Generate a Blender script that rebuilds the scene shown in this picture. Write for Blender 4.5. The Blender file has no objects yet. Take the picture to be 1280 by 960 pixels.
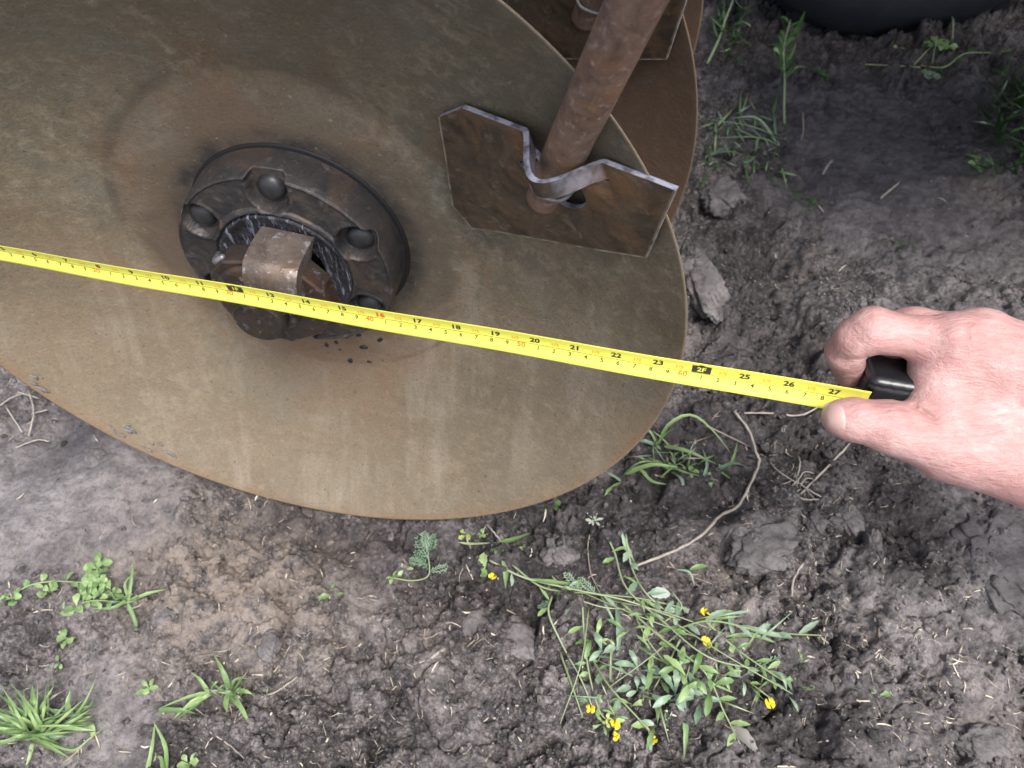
import bpy, math, random
import numpy as np
from mathutils import Matrix, Vector

scene = bpy.context.scene
rnd = random.Random(7)

# ------------------------------------------------------------------ camera
CAM_H = 0.699
PITCH = math.radians(52.012)
F = 995.0 / 1280.0                      # focal length in picture widths
cam_d = bpy.data.cameras.new('camera')
cam = bpy.data.objects.new('camera', cam_d)
scene.collection.objects.link(cam)
scene.camera = cam
cam.location = (0, 0, CAM_H)
cam.rotation_euler = (math.pi / 2 - PITCH, 0, 0)
cam_d.sensor_width = 5.14
cam_d.lens = 5.14 * F
cam_d.clip_start = 0.01
cam_d.clip_end = 500
cam_d.dof.use_dof = True
cam_d.dof.focus_distance = 0.54
cam_d.dof.aperture_fstop = 1.9

# ------------------------------------------------------------------ sky, sun, exposure
SUN_EL, SUN_AZ = 62.0, 150.0            # azimuth: clockwise from +Y
w = bpy.data.worlds.new('World')
scene.world = w
w.use_nodes = True
nt = w.node_tree
bg = nt.nodes['Background']
sky = nt.nodes.new('ShaderNodeTexSky')
sky.sky_type = 'NISHITA'
sky.sun_disc = False
sky.sun_elevation = math.radians(SUN_EL)
sky.sun_rotation = math.radians(SUN_AZ)
sky.air_density = 1.0
sky.dust_density = 3.0
sky.ozone_density = 1.0
hs = nt.nodes.new('ShaderNodeHueSaturation')
hs.inputs['Saturation'].default_value = 0.6
nt.links.new(sky.outputs[0], hs.inputs['Color'])
nt.links.new(hs.outputs[0], bg.inputs[0])
bg.inputs[1].default_value = 0.135
sun_d = bpy.data.lights.new('sun', 'SUN')
sun_d.energy = 2.1
sun_d.angle = math.radians(26)
sun_d.color = (1.0, 0.975, 0.94)
sun = bpy.data.objects.new('sun', sun_d)
scene.collection.objects.link(sun)
_e, _a = math.radians(SUN_EL), math.radians(SUN_AZ)
sdir = Vector((math.sin(_a) * math.cos(_e), math.cos(_a) * math.cos(_e), math.sin(_e)))
sun.rotation_euler = sdir.to_track_quat('Z', 'Y').to_euler()
sun.location = sdir * 5
scene.view_settings.view_transform = 'Standard'
scene.view_settings.look = 'None'
scene.view_settings.exposure = 1.06
scene.view_settings.gamma = 1

# ------------------------------------------------------------------ frames of reference
# camera axes (x right, y down, z forward) -> world
CW = np.array([[1, 0, 0], [0, -math.sin(PITCH), math.cos(PITCH)], [0, -math.cos(PITCH), -math.sin(PITCH)]])
CO = np.array([0, 0, CAM_H])


def c2w(p):
    return np.asarray(p, float) @ CW.T + CO


def ray(u, v):
    return np.array([(u - 640) / 995.0, (v - 480) / 995.0, 1.0])


def uvz(u, v, z):
    """world point seen at photo pixel u, v and at camera depth z"""
    return c2w(ray(u, v) * z)


# harrow disc frame (measured from the photograph)
DN = np.array([-0.17064731, 0.77658217, -0.60646486])
DC = np.array([-0.17363954, -0.05016996, 0.55846868])
DG = np.array([0, -0.6154928, -0.78814251])
DH = np.cross(DG, DN)
WN, WG, WH, WC = DN @ CW.T, DG @ CW.T, DH @ CW.T, c2w(DC)
R_DISC, D_DISC = 0.29, 0.095
RS = (R_DISC ** 2 + D_DISC ** 2) / (2 * D_DISC)
SPACING = 0.22


def disc_matrix(s=0.0):
    o = WC - WN * s
    m = Matrix.Identity(4)
    for i in range(3):
        m[i][0], m[i][1], m[i][2], m[i][3] = WH[i], WG[i], WN[i], o[i]
    return m


def px2disc(u, v, d):
    r = ray(u, v)
    z = (DN @ DC + d) / (DN @ r)
    P = r * z - DC
    return np.array([P @ DH, P @ DG, d])


# ------------------------------------------------------------------ noise (numpy)
def h2(ix, iy, seed):
    a = (ix.astype(np.int64) * 374761393 + iy.astype(np.int64) * 668265263 + seed * 1274126177) & 0xFFFFFFFF
    a = ((a ^ (a >> 13)) * 1274126177) & 0xFFFFFFFF
    a = ((a ^ (a >> 16)) * 2246822519) & 0xFFFFFFFF
    a = a ^ (a >> 15)
    return (a & 0xFFFFFF) / float(0x1000000)


def vnoise(x, y, seed=0):
    ix, iy = np.floor(x), np.floor(y)
    fx, fy = x - ix, y - iy
    ux, uy = fx * fx * fx * (fx * (fx * 6 - 15) + 10), fy * fy * fy * (fy * (fy * 6 - 15) + 10)
    a, b = h2(ix, iy, seed), h2(ix + 1, iy, seed)
    c, d = h2(ix, iy + 1, seed), h2(ix + 1, iy + 1, seed)
    return (a + (b - a) * ux) * (1 - uy) + (c + (d - c) * ux) * uy - 0.5


def fbm(x, y, octv=4, seed=0, gain=0.5):
    s, a, t = 0, 1.0, 0
    for k in range(octv):
        ca, sa = math.cos(k * 1.1 + 0.3), math.sin(k * 1.1 + 0.3)
        s = s + a * vnoise((x * ca - y * sa) * 2 ** k + 17.3 * k, (x * sa + y * ca) * 2 ** k - 9.1 * k, seed + k)
        a *= gain
    return s


def clods(x, y, size, seed, fill=0.75):
    """domed lumps of random size and tilt; returns height 0..1"""
    X, Y = x / size, y / size
    ix, iy = np.floor(X), np.floor(Y)
    best = np.zeros_like(X)
    jit = 0.55 * fbm(X * 2.3 + seed, Y * 2.3, 2, seed + 7, 0.6)
    for dx in (-1, 0, 1):
        for dy in (-1, 0, 1):
            cx, cy = ix + dx, iy + dy
            px = cx + 0.1 + 0.8 * h2(cx, cy, seed)
            py = cy + 0.1 + 0.8 * h2(cx, cy, seed + 1)
            r = 0.35 + 0.5 * h2(cx, cy, seed + 2)
            hh = (h2(cx, cy, seed + 3) < fill) * (0.35 + 0.65 * h2(cx, cy, seed + 4)) * r / 0.7
            an = h2(cx, cy, seed + 5) * 6.283
            ex = 0.65 + 0.35 * h2(cx, cy, seed + 6)
            ax, ay = X - px, Y - py
            bx, by = ax * np.cos(an) + ay * np.sin(an), (-ax * np.sin(an) + ay * np.cos(an)) / ex
            d2 = np.maximum((bx * bx + by * by) / (r * r) * (1 + jit) + 0.3 * jit, 0)
            best = np.maximum(best, hh * np.sqrt(np.clip(1 - d2, 0, 1)) * (1 + 0.35 * bx / r))
    return best


# ------------------------------------------------------------------ object helpers
def mesh_obj(name, verts, faces, mat, parent=None, smooth=True, matrix=None, mats=None, fmat=None):
    me = bpy.data.meshes.new(name)
    if isinstance(faces, np.ndarray):
        n, k = faces.shape
        me.vertices.add(len(verts))
        me.vertices.foreach_set('co', np.asarray(verts, np.float32).ravel())
        me.loops.add(n * k)
        me.loops.foreach_set('vertex_index', faces.astype(np.int32).ravel())
        me.polygons.add(n)
        me.polygons.foreach_set('loop_start', np.arange(0, n * k, k, dtype=np.int32))
        me.polygons.foreach_set('loop_total', np.full(n, k, np.int32))
        me.update(calc_edges=True)
    else:
        me.from_pydata([tuple(map(float, p)) for p in verts], [], faces)
        me.update()
    for m in (mats or [mat]):
        me.materials.append(m)
    if fmat is not None:
        me.polygons.foreach_set('material_index', np.asarray(fmat, np.int32))
    me.polygons.foreach_set('use_smooth', [smooth] * len(me.polygons))
    o = bpy.data.objects.new(name, me)
    scene.collection.objects.link(o)
    if parent is not None:
        o.parent = parent
    if matrix is not None:
        o.matrix_local = matrix
    return o


def thing(name, label, cat, loc=(0, 0, 0), group=None, matrix=None):
    o = bpy.data.objects.new(name, None)
    scene.collection.objects.link(o)
    o.empty_display_size = 0.02
    if matrix is not None:
        o.matrix_world = matrix
    else:
        o.location = loc
    return tag(o, label, cat, group)


def tag(o, label, cat, group=None):
    o['label'] = label
    o['category'] = cat
    if group:
        o['group'] = group
    return o


def copy_tree(o, parent=None):
    c = o.copy()
    scene.collection.objects.link(c)
    if parent is not None:
        c.parent = parent
    for ch in [x for x in scene.objects if x.parent is o]:
        copy_tree(ch, c)
    return c


def revolve(prof, n=96, close=True):
    """prof: list of (r, z); returns verts, quads about Z"""
    prof = np.array(prof)
    a = np.linspace(0, 2 * math.pi, n, endpoint=False)
    V = np.stack([np.outer(prof[:, 0], np.cos(a)), np.outer(prof[:, 0], np.sin(a)), np.repeat(prof[:, 1][:, None], n, 1)], -1)
    m = len(prof)
    i, j = np.meshgrid(np.arange(m - 1), np.arange(n), indexing='ij')
    j2 = (j + 1) % n
    Q = np.stack([i * n + j, i * n + j2, (i + 1) * n + j2, (i + 1) * n + j], -1).reshape(-1, 4)
    return V.reshape(-1, 3), Q


def tube(path, rad, n=10, caps=True):
    path = np.array(path, float)
    rad = np.broadcast_to(np.asarray(rad, float), (len(path),))
    T = np.gradient(path, axis=0)
    T /= np.linalg.norm(T, axis=1)[:, None] + 1e-12
    up = np.array([0.13, 0.21, 0.97])
    V = []
    for p, t, r in zip(path, T, rad):
        s = np.cross(t, up)
        if np.linalg.norm(s) < 0.1:
            s = np.cross(t, [1, 0, 0])
        s /= np.linalg.norm(s)
        q = np.cross(s, t)
        for k in range(n):
            a = 2 * math.pi * k / n
            V.append(p + r * (math.cos(a) * s + math.sin(a) * q))
    Fc = []
    for i in range(len(path) - 1):
        for k in range(n):
            k2 = (k + 1) % n
            Fc.append((i * n + k, i * n + k2, (i + 1) * n + k2, (i + 1) * n + k))
    if caps:
        Fc.append(tuple(range(n - 1, -1, -1)))
        Fc.append(tuple((len(path) - 1) * n + k for k in range(n)))
    return V, Fc


def spline(P, n=8):
    P = np.array(P, float)
    if len(P) < 3:
        return np.array([P[0] + (P[-1] - P[0]) * t for t in np.linspace(0, 1, n + 1)])
    Q = np.vstack([2 * P[0] - P[1], P, 2 * P[-1] - P[-2]])
    out = []
    for i in range(1, len(Q) - 2):
        p0, p1, p2, p3 = Q[i - 1], Q[i], Q[i + 1], Q[i + 2]
        for t in np.linspace(0, 1, n, endpoint=False):
            out.append(0.5 * (2 * p1 + (p2 - p0) * t + (2 * p0 - 5 * p1 + 4 * p2 - p3) * t * t + (3 * p1 - p0 - 3 * p2 + p3) * t ** 3))
    out.append(P[-1])
    return np.array(out)


# ------------------------------------------------------------------ material helpers
class M:
    def __init__(s, name):
        s.m = bpy.data.materials.new(name)
        s.m.use_nodes = True
        s.t = s.m.node_tree
        s.b = s.t.nodes['Principled BSDF']
        s.co = s.t.nodes.new('ShaderNodeTexCoord').outputs['Object']

    def n(s, typ, **k):
        nd = s.t.nodes.new(typ)
        for a, v in k.items():
            setattr(nd, a, v)
        return nd

    def l(s, a, b):
        s.t.links.new(a, b)

    def mp(s, scale=(1, 1, 1), rot=(0, 0, 0), loc=(0, 0, 0), src=None):
        nd = s.n('ShaderNodeMapping')
        nd.inputs['Scale'].default_value = scale
        nd.inputs['Rotation'].default_value = rot
        nd.inputs['Location'].default_value = loc
        s.l(src or s.co, nd.inputs[0])
        return nd.outputs[0]

    def noise(s, scale, detail=6, rough=0.6, dist=0.0, vec=None):
        nd = s.n('ShaderNodeTexNoise')
        nd.inputs['Scale'].default_value = scale
        nd.inputs['Detail'].default_value = detail
        nd.inputs['Roughness'].default_value = rough
        nd.inputs['Distortion'].default_value = dist
        s.l(vec or s.co, nd.inputs['Vector'])
        return nd.outputs['Fac']

    def ramp(s, fac, stops):
        nd = s.n('ShaderNodeValToRGB')
        cr = nd.color_ramp
        while len(cr.elements) < len(stops):
            cr.elements.new(0.5)
        for e, (p, c) in zip(cr.elements, stops):
            e.position = p
            e.color = (c, c, c, 1) if not isinstance(c, (tuple, list)) else (*c, 1)
        s.l(fac, nd.inputs[0])
        return nd.outputs[0]

    def mix(s, fac, a, b, mode='MIX'):
        nd = s.n('ShaderNodeMix', data_type='RGBA', blend_type=mode)
        for inp, v in ((nd.inputs[0], fac), (nd.inputs[6], a), (nd.inputs[7], b)):
            if isinstance(v, (int, float)):
                inp.default_value = v
            elif isinstance(v, tuple):
                inp.default_value = (*v, 1)
            else:
                s.l(v, inp)
        return nd.outputs[2]

    def math(s, op, a, b=0.0, c=None, clamp=False):
        nd = s.n('ShaderNodeMath', operation=op, use_clamp=clamp)
        for inp, v in zip(nd.inputs, (a, b, c)):
            if v is None:
                continue
            if isinstance(v, (int, float)):
                inp.default_value = v
            else:
                s.l(v, inp)
        return nd.outputs[0]

    def radius(s):
        sx = s.n('ShaderNodeSeparateXYZ')
        s.l(s.co, sx.inputs[0])
        return s.math('SQRT', s.math('ADD', s.math('MULTIPLY', sx.outputs[0], sx.outputs[0]), s.math('MULTIPLY', sx.outputs[1], sx.outputs[1]))), sx

    def bump(s, h, strength=0.3, dist=0.001):
        nd = s.n('ShaderNodeBump')
        nd.inputs['Strength'].default_value = strength
        nd.inputs['Distance'].default_value = dist
        s.l(h, nd.inputs['Height'])
        s.l(nd.outputs[0], s.b.inputs['Normal'])

    def set(s, color=None, rough=None, metal=None, spec=None, **k):
        for nm, v in (('Base Color', color), ('Roughness', rough), ('Metallic', metal), ('Specular IOR Level', spec)):
            if v is None:
                continue
            if isinstance(v, (int, float)):
                s.b.inputs[nm].default_value = v
            elif isinstance(v, tuple):
                s.b.inputs[nm].default_value = (*v, 1)
            else:
                s.l(v, s.b.inputs[nm])
        for nm, v in k.items():
            s.b.inputs[nm.replace('_', ' ')].default_value = v
        return s.m


def map01(m, v, a, b):
    nd = m.n('ShaderNodeMapRange', interpolation_type='SMOOTHSTEP')
    nd.inputs[1].default_value = a
    nd.inputs[2].default_value = b
    m.l(v, nd.inputs[0])
    return nd.outputs[0]


def mat_disc(rear=False):
    m = M('weathered_disc_steel')
    big = m.noise(7, 5, 0.6, 0.6)
    med = m.noise(34, 8, 0.68, 0.3)
    fine = m.noise(520, 4, 0.7)
    c = m.ramp(big, [(0.34, (0.085, 0.073, 0.048)), (0.5, (0.130, 0.108, 0.073)), (0.66, (0.185, 0.148, 0.100))])
    c = m.mix(m.ramp(med, [(0.4, 0.0), (0.62, 0.75)]), c, (0.105, 0.092, 0.068))
    m3 = m.noise(90, 7, 0.75, 0.5, m.mp(loc=(6, 3, 1)))
    c = m.mix(m.ramp(m3, [(0.5, 0.0), (0.68, 0.55)]), c, (0.300, 0.250, 0.180))
    c = m.mix(m.ramp(m3, [(0.34, 0.6), (0.47, 0.0)]), c, (0.088, 0.068, 0.046))
    up_ = m.noise(5, 5, 0.6, 1.0, m.mp(loc=(2, 8, 3)))
    c = m.mix(m.ramp(up_, [(0.45, 0.0), (0.62, 0.5)]), c, (0.150, 0.106, 0.066))
    gb = m.noise(13, 6, 0.6, 0.8, m.mp(loc=(3, 1, 7)))
    c = m.mix(m.ramp(gb, [(0.5, 0.0), (0.66, 0.5)]), c, (0.128, 0.120, 0.098))
    rr, sx = m.radius()
    # rust blooms
    ru = m.noise(9, 9, 0.7, 0.5, m.mp(loc=(1.3, 5.2, 0)))
    nearhub = map01(m, rr, 0.20, 0.12)
    rf = m.math('MULTIPLY', m.ramp(ru, [(0.47, 0.0), (0.58, 0.8)]), m.math('ADD', m.math('MULTIPLY', nearhub, 0.8), 0.14), clamp=True)
    c = m.mix(rf, c, (0.150, 0.074, 0.036))
    # water run-down streaks below the hub level
    st = m.math('ADD', m.math('MULTIPLY', m.noise(1.0, 4, 0.7, 0.25, m.mp(scale=(21, 1.0, 8), loc=(3.4, 0, 0))), 0.66), m.math('MULTIPLY', gb, 0.34))
    st2 = m.noise(1.0, 3, 0.5, 0.0, m.mp(scale=(130, 5, 8), loc=(4, 0, 0)))
    below = map01(m, sx.outputs[1], 0.07, -0.12)
    c = m.mix(m.math('MULTIPLY', m.ramp(st, [(0.53, 0.0), (0.68, 0.6)]), below), c, (0.345, 0.305, 0.245))
    c = m.mix(m.math('MULTIPLY', m.ramp(st2, [(0.52, 0.0), (0.7, 0.35)]), below), c, (0.085, 0.070, 0.050))
    c = m.mix(m.math('MULTIPLY', below, 0.35), c, (0.290, 0.220, 0.145))  # lower half lightened: sky light falling on it put into the colour
    # pale dusty ring on the step round the flat centre
    wob = m.math('ADD', rr, m.math('MULTIPLY', m.math('SUBTRACT', m.math('ADD', m.math('MULTIPLY', med, 0.4), gb), 0.7), 0.11))
    ring = m.math('MULTIPLY', map01(m, wob, 0.124, 0.137), map01(m, wob, 0.150, 0.140))
    lnr = m.math('MULTIPLY', map01(m, rr, 0.1375, 0.1400), map01(m, rr, 0.1440, 0.1410))
    c = m.mix(m.math('MULTIPLY', lnr, m.ramp(gb, [(0.44, 0.0), (0.6, 0.5)])), c, (0.075, 0.062, 0.046))
    c = m.mix(m.math('MULTIPLY', m.math('MULTIPLY', ring, 0.75), m.ramp(m3, [(0.42, 0.0), (0.62, 1.0)])), c, (0.215, 0.185, 0.145))
    inner = m.math('MULTIPLY', map01(m, wob, 0.135, 0.105), m.ramp(big, [(0.4, 0.5), (0.6, 0.85)]))
    c = m.mix(inner, c, (0.088, 0.070, 0.052))
    # rusty seep under the hub and the shade of the top half put into the colour
    dx_ = m.math('SUBTRACT', sx.outputs[0], 0.005)
    dy_ = m.math('ADD', sx.outputs[1], 0.105)
    dd_ = m.math('SQRT', m.math('ADD', m.math('MULTIPLY', dx_, dx_), m.math('MULTIPLY', m.math('MULTIPLY', dy_, dy_), 0.7)))
    c = m.mix(m.math('MULTIPLY', map01(m, m.math('ADD', dd_, m.math('MULTIPLY', m.math('SUBTRACT', gb, 0.5), 0.12)), 0.105, 0.03), 0.62), c, (0.190, 0.112, 0.066))
    c = m.mix(m.math('MULTIPLY', m.ramp(up_, [(0.38, 0.0), (0.6, 0.6)]), map01(m, sx.outputs[1], 0.02, 0.16)), c, (0.078, 0.070, 0.050))
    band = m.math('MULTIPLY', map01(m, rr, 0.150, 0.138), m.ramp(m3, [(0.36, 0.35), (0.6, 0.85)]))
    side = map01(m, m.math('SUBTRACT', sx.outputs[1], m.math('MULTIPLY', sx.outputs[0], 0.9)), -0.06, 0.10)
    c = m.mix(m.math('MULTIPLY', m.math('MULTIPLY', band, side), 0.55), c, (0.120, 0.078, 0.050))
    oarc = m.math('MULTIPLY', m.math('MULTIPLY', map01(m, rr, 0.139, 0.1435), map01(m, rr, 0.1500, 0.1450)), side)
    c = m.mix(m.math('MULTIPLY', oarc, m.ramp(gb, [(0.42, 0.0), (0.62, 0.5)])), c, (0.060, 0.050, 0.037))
    # black grease near the flange
    gn = m.noise(60, 5, 0.6, 0.0, m.mp(loc=(8, 2, 0)))
    gr = m.math('MULTIPLY', map01(m, rr, 0.105, 0.088), m.ramp(gn, [(0.35, 0.3), (0.62, 0.95)]))
    c = m.mix(gr, c, (0.020, 0.019, 0.020))
    # tiny pits and specks
    sp = m.noise(260, 3, 0.6, 0, m.mp(loc=(2, 2, 2)))
    c = m.mix(m.ramp(sp, [(0.64, 0.0), (0.72, 0.65)]), c, (0.055, 0.042, 0.030))
    sp2 = m.noise(190, 3, 0.6, 0, m.mp(loc=(7, 1, 2)))
    c = m.mix(m.ramp(sp2, [(0.66, 0.0), (0.74, 0.5)]), c, (0.27, 0.235, 0.175))
    # orange fresh rust on the sharpened edge
    ed = map01(m, rr, 0.2878, 0.2890)
    c = m.mix(m.math('MULTIPLY', ed, 0.5), c, (0.26, 0.20, 0.14))
    ru2 = m.math('MULTIPLY', map01(m, m.math('ADD', rr, m.math('MULTIPLY', med, 0.03)), 0.294, 0.307), below)
    c = m.mix(m.math('MULTIPLY', ru2, 0.45), c, (0.215, 0.120, 0.060))
    c = m.mix(m.ramp(fine, [(0.36, 0.28), (0.52, 0.0)]), c, (0.06, 0.048, 0.034))
    c = m.mix(m.ramp(fine, [(0.58, 0.0), (0.74, 0.2)]), c, (0.34, 0.30, 0.22))
    if rear:
        c = m.mix(m.ramp(big, [(0.3, 0.45), (0.7, 0.8)]), c, (0.105, 0.056, 0.036))
    m.bump(m.math('ADD', m.math('MULTIPLY', fine, 0.8), m.math('ADD', med, m.math('MULTIPLY', sp, -0.9))), 0.5, 0.0009)
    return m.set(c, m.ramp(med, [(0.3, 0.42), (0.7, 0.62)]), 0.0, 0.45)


def mat_rust(name, base, hi, rust, dark, rough=0.6, metal=0.15, scale=1.0, hl=0.5, rs=0.55):
    m = M(name)
    a = m.noise(28 * scale, 8, 0.7, 0.7)
    b = m.noise(75 * scale, 7, 0.7, 0.4, m.mp(loc=(3, 4, 5)))
    c = m.noise(14 * scale, 6, 0.65, 0.9, m.mp(loc=(9, 1, 2)))
    f = m.noise(700, 3, 0.7)
    col = m.mix(m.ramp(a, [(0.38, 0.0), (0.62, 1.0)]), base, dark)
    col = m.mix(m.ramp(c, [(0.48, 0.0), (rs + 0.1, 0.85)]), col, rust)
    col = m.mix(m.ramp(b, [(0.56, 0.0), (0.74, hl)]), col, hi)
    col = m.mix(m.ramp(f, [(0.35, 0.3), (0.6, 0.0)]), col, dark)
    m.bump(m.math('ADD', m.math('ADD', a, b), m.math('MULTIPLY', f, 0.4)), 0.45, 0.0011)
    return m.set(col, m.ramp(b, [(0.3, rough + 0.12), (0.7, rough - 0.15)]), metal, 0.4)


def mat_plain(name, col, rough=0.6, metal=0.0, spec=0.4, var=0.25, scale=80, bump=0.2):
    m = M(name)
    a = m.noise(scale, 6, 0.65, 0.3)
    dk = tuple(x * (1 - var) for x in col)
    lt = tuple(min(1, x * (1 + var)) for x in col)
    m.bump(a, bump, 0.0008)
    return m.set(m.ramp(a, [(0.3, dk), (0.7, lt)]), rough, metal, spec)


def mat_leaf(name, a, b, rough=0.5, trans=0.25):
    m = M(name)
    oi = m.n('ShaderNodeObjectInfo')
    rv = m.math('FRACT', m.math('MULTIPLY', oi.outputs['Random'], 7.31))
    n1 = m.noise(160, 4, 0.6)
    f = m.math('ADD', m.math('MULTIPLY', rv, 0.7), m.math('MULTIPLY', n1, 0.5), clamp=True)
    c = m.ramp(f, [(0.15, a), (0.9, b)])
    d = m.noise(420, 3, 0.6, 0, m.mp(loc=(5, 5, 1)))
    c = m.mix(m.ramp(d, [(0.62, 0.0), (0.75, 0.6)]), c, (0.13, 0.11, 0.08))
    m.bump(n1, 0.2, 0.0008)
    mat = m.set(c, rough, 0.0, 0.4)
    tr = m.n('ShaderNodeBsdfTranslucent')
    m.l(c, tr.inputs[0])
    mx = m.n('ShaderNodeMixShader')
    mx.inputs[0].default_value = trans
    m.l(m.b.outputs[0], mx.inputs[1])
    m.l(tr.outputs[0], mx.inputs[2])
    m.l(mx.outputs[0], m.t.nodes['Material Output'].inputs[0])
    return mat


# ------------------------------------------------------------------ ground
def g0(u, v, z=0.0):
    r = ray(u, v) @ CW.T
    t = (z - CAM_H) / r[2]
    return r * t + CO


# regions, placed on the ground where the photograph shows them: (pixel u, v, radius m, weight)
SMOOTH = [(90, 590, .11, 1), (190, 640, .09, .9), (30, 650, .10, .9), (140, 860, .06, 1), (150, 930, .05, .9), (350, 665, .05, .7), (440, 675, .05, .5), (300, 760, .07, -.8), (390, 790, .07, -.8), (230, 720, .05, -.6), (300, 700, .03, -.5), (500, 800, .1, -.5), (255, 630, .03, -.8),
          (1255, 700, .07, .9), (1200, 760, .06, .45), (1130, 200, .20, .75), (1240, 130, .2, .6), (1040, 170, .12, .4), (1215, 300, .16, .85), (1060, 290, .10, .5),
          (1250, 640, .07, .5), (1070, 640, .04, .4), (975, 680, .035, .9), (1090, 560, .05, .3), (1050, 850, .05, .35), (1170, 880, .07, .3)]
PITS = [(437, 650, .035, .014), (335, 622, .03, .010), (375, 640, .03, .006), (430, 655, .035, .010), (500, 660, .03, .006), (905, 300, .05, .030), (870, 250, .05, .03), (960, 330, .05, .022), (950, 420, .05, .02), (1120, 650, .03, .014), (600, 745, .022, .014),
        (1000, 560, .03, .012), (1160, 670, .03, .010), (70, 560, .05, .012), (850, 440, .05, .02), (660, 760, .02, .012), (915, 650, .02, .014)]
RISE = [(935, 250, .05, .018), (880, 365, .03, .010), (140, 870, .055, .012), (600, 800, .06, .010), (960, 680, .04, .008), (110, 620, .12, .012), (330, 720, .08, .008),
        (1100, 300, .12, .01), (1260, 700, .06, .008)]
DARK_SOIL = [(950, 60, .25, .9), (1120, 120, .25, .9), (1000, 230, .15, .8), (1240, 120, .25, .8), (900, 330, .09, 1.1), (960, 430, .10, 1.0), (1000, 520, .09, .9), (870, 560, .07, .9), (1090, 620, .08, .8), (1130, 700, .06, .6),
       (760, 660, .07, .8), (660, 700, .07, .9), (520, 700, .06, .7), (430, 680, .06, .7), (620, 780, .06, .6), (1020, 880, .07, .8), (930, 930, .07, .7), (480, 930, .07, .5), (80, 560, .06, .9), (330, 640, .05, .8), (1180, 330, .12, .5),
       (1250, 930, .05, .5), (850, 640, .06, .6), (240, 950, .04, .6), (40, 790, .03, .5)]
TAN = [(300, 700, .09, .9), (390, 760, .07, .7), (250, 760, .07, .7), (1205, 235, .035, 1.2), (1240, 245, .03, .8), (900, 735, .04, .6), (560, 800, .06, .35), (150, 700, .05, .3),
       (200, 590, .05, .4), (1000, 340, .04, .3), (1170, 690, .03, .2), (1240, 900, .05, .4)]


def blobs(X, Y, L, wob=None):
    s = np.zeros_like(X)
    for u, v, r, a in L:
        p = g0(u, v)
        s = s + a * np.exp(-(((X - p[0]) ** 2 + (Y - p[1]) ** 2) / (r * r)) * 1.3)
    return s


def ground_fields(X, Y):
    wx = X + 0.012 * fbm(X * 22, Y * 22, 3, 11) + 0.0035 * fbm(X * 120, Y * 120, 2, 13)
    wy = Y + 0.012 * fbm(X * 22 + 50, Y * 22, 3, 12) + 0.0035 * fbm(X * 120 + 31, Y * 120, 2, 14)
    sm = np.clip(blobs(wx, wy, SMOOTH) - 0.08 + 0.5 * fbm(X * 6, Y * 6, 3, 21), 0, 1)
    rough = 1 - 0.92 * sm
    base = 0.020 * fbm(X * 3.2, Y * 3.2, 3, 1) + 0.008 * fbm(X * 11, Y * 11, 3, 3)
    c1 = clods(wx, wy, 0.052, 30, 0.6)
    c2 = clods(wx, wy, 0.026, 40, 0.72)
    c3 = clods(wx + 0.002 * fbm(X * 260, Y * 260, 1, 15), wy + 0.002 * fbm(X * 260, Y * 260, 1, 16), 0.0125, 50, 0.8)
    c4 = clods(wx + 0.001, wy, 0.0062, 60, 0.8)
    cr = 0.023 * c1 + 0.0165 * c2 + 0.0115 * c3 * (0.45 + c2) + 0.0055 * c4 * (0.5 + c3)
    c5 = clods(wx + 0.0007, wy + 0.0011, 0.0036, 65, 0.8)
    gran = np.clip(vnoise(X * 13, Y * 13, 74) * 2.6 + 0.75, 0.15, 1)
    pl = clods(wx + 0.004 * fbm(X * 60, Y * 60, 2, 75), wy + 0.004 * fbm(X * 60, Y * 60, 2, 76), 0.062, 33, 0.5)
    plate = np.clip((pl - 0.10) * 3.2, 0, 1)
    gran = gran * (1 - 0.85 * plate)
    cr = 0.025 * c1 + 0.0180 * c2 * (1 - 0.5 * plate) + gran * (0.0140 * c3 * (0.45 + c2) + 0.0075 * c4 * (0.5 + c3) + 0.0042 * c5) + 0.011 * plate + 0.004 * plate * pl
    # pressed mud: lumps cut off flat where something squeezed them
    lvl = 0.020 + 0.010 * fbm(X * 14, Y * 14, 2, 71)
    press = np.clip(vnoise(X * 9, Y * 9, 72) * 3 + 0.2, 0, 1)
    cr = np.where(cr > lvl, lvl + (cr - lvl) * (1 - 0.75 * press), cr)
    crack = np.abs(fbm(wx * 18, wy * 18, 3, 81))
    ck = -0.016 * np.clip(1 - crack / 0.035, 0, 1) * np.clip(vnoise(X * 7, Y * 7, 82) * 3 + 0.5, 0, 1)
    fine = 0.0036 * fbm(X * 150, Y * 150, 3, 91, 0.6) + 0.0010 * fbm(X * 520, Y * 520, 2, 95)
    h = base + rough * (cr + ck * 0.7 - 0.006) + sm * (0.004 + 0.003 * fbm(X * 30, Y * 30, 3, 61)) + fine * (0.35 + 0.65 * rough)
    # crusted ripples in smooth mud
    h = h + sm * 0.002 * np.clip(fbm(wx * 70, wy * 70, 2, 66) * 2, 0, 1)
    h = h - blobs(wx, wy, [(u, v, r, d) for u, v, r, d in PITS]) + blobs(wx, wy, RISE)
    return h, np.clip(sm + 0.5 * plate * (1 - sm), 0, 1), c2


def axis(fine_a, fine_b, n, far, grow=1.22, first=None):
    f = np.linspace(fine_a, fine_b, n)
    st = (first or (f[1] - f[0])) * 3
    up = []
    p = fine_b
    while p < far:
        st *= grow
        p += st
        up.append(p)
    lo = []
    st = (first or (f[1] - f[0])) * 3
    p = fine_a
    while p > -far:
        st *= grow
        p -= st
        lo.append(p)
    return np.concatenate([lo[::-1], f, up])


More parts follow.
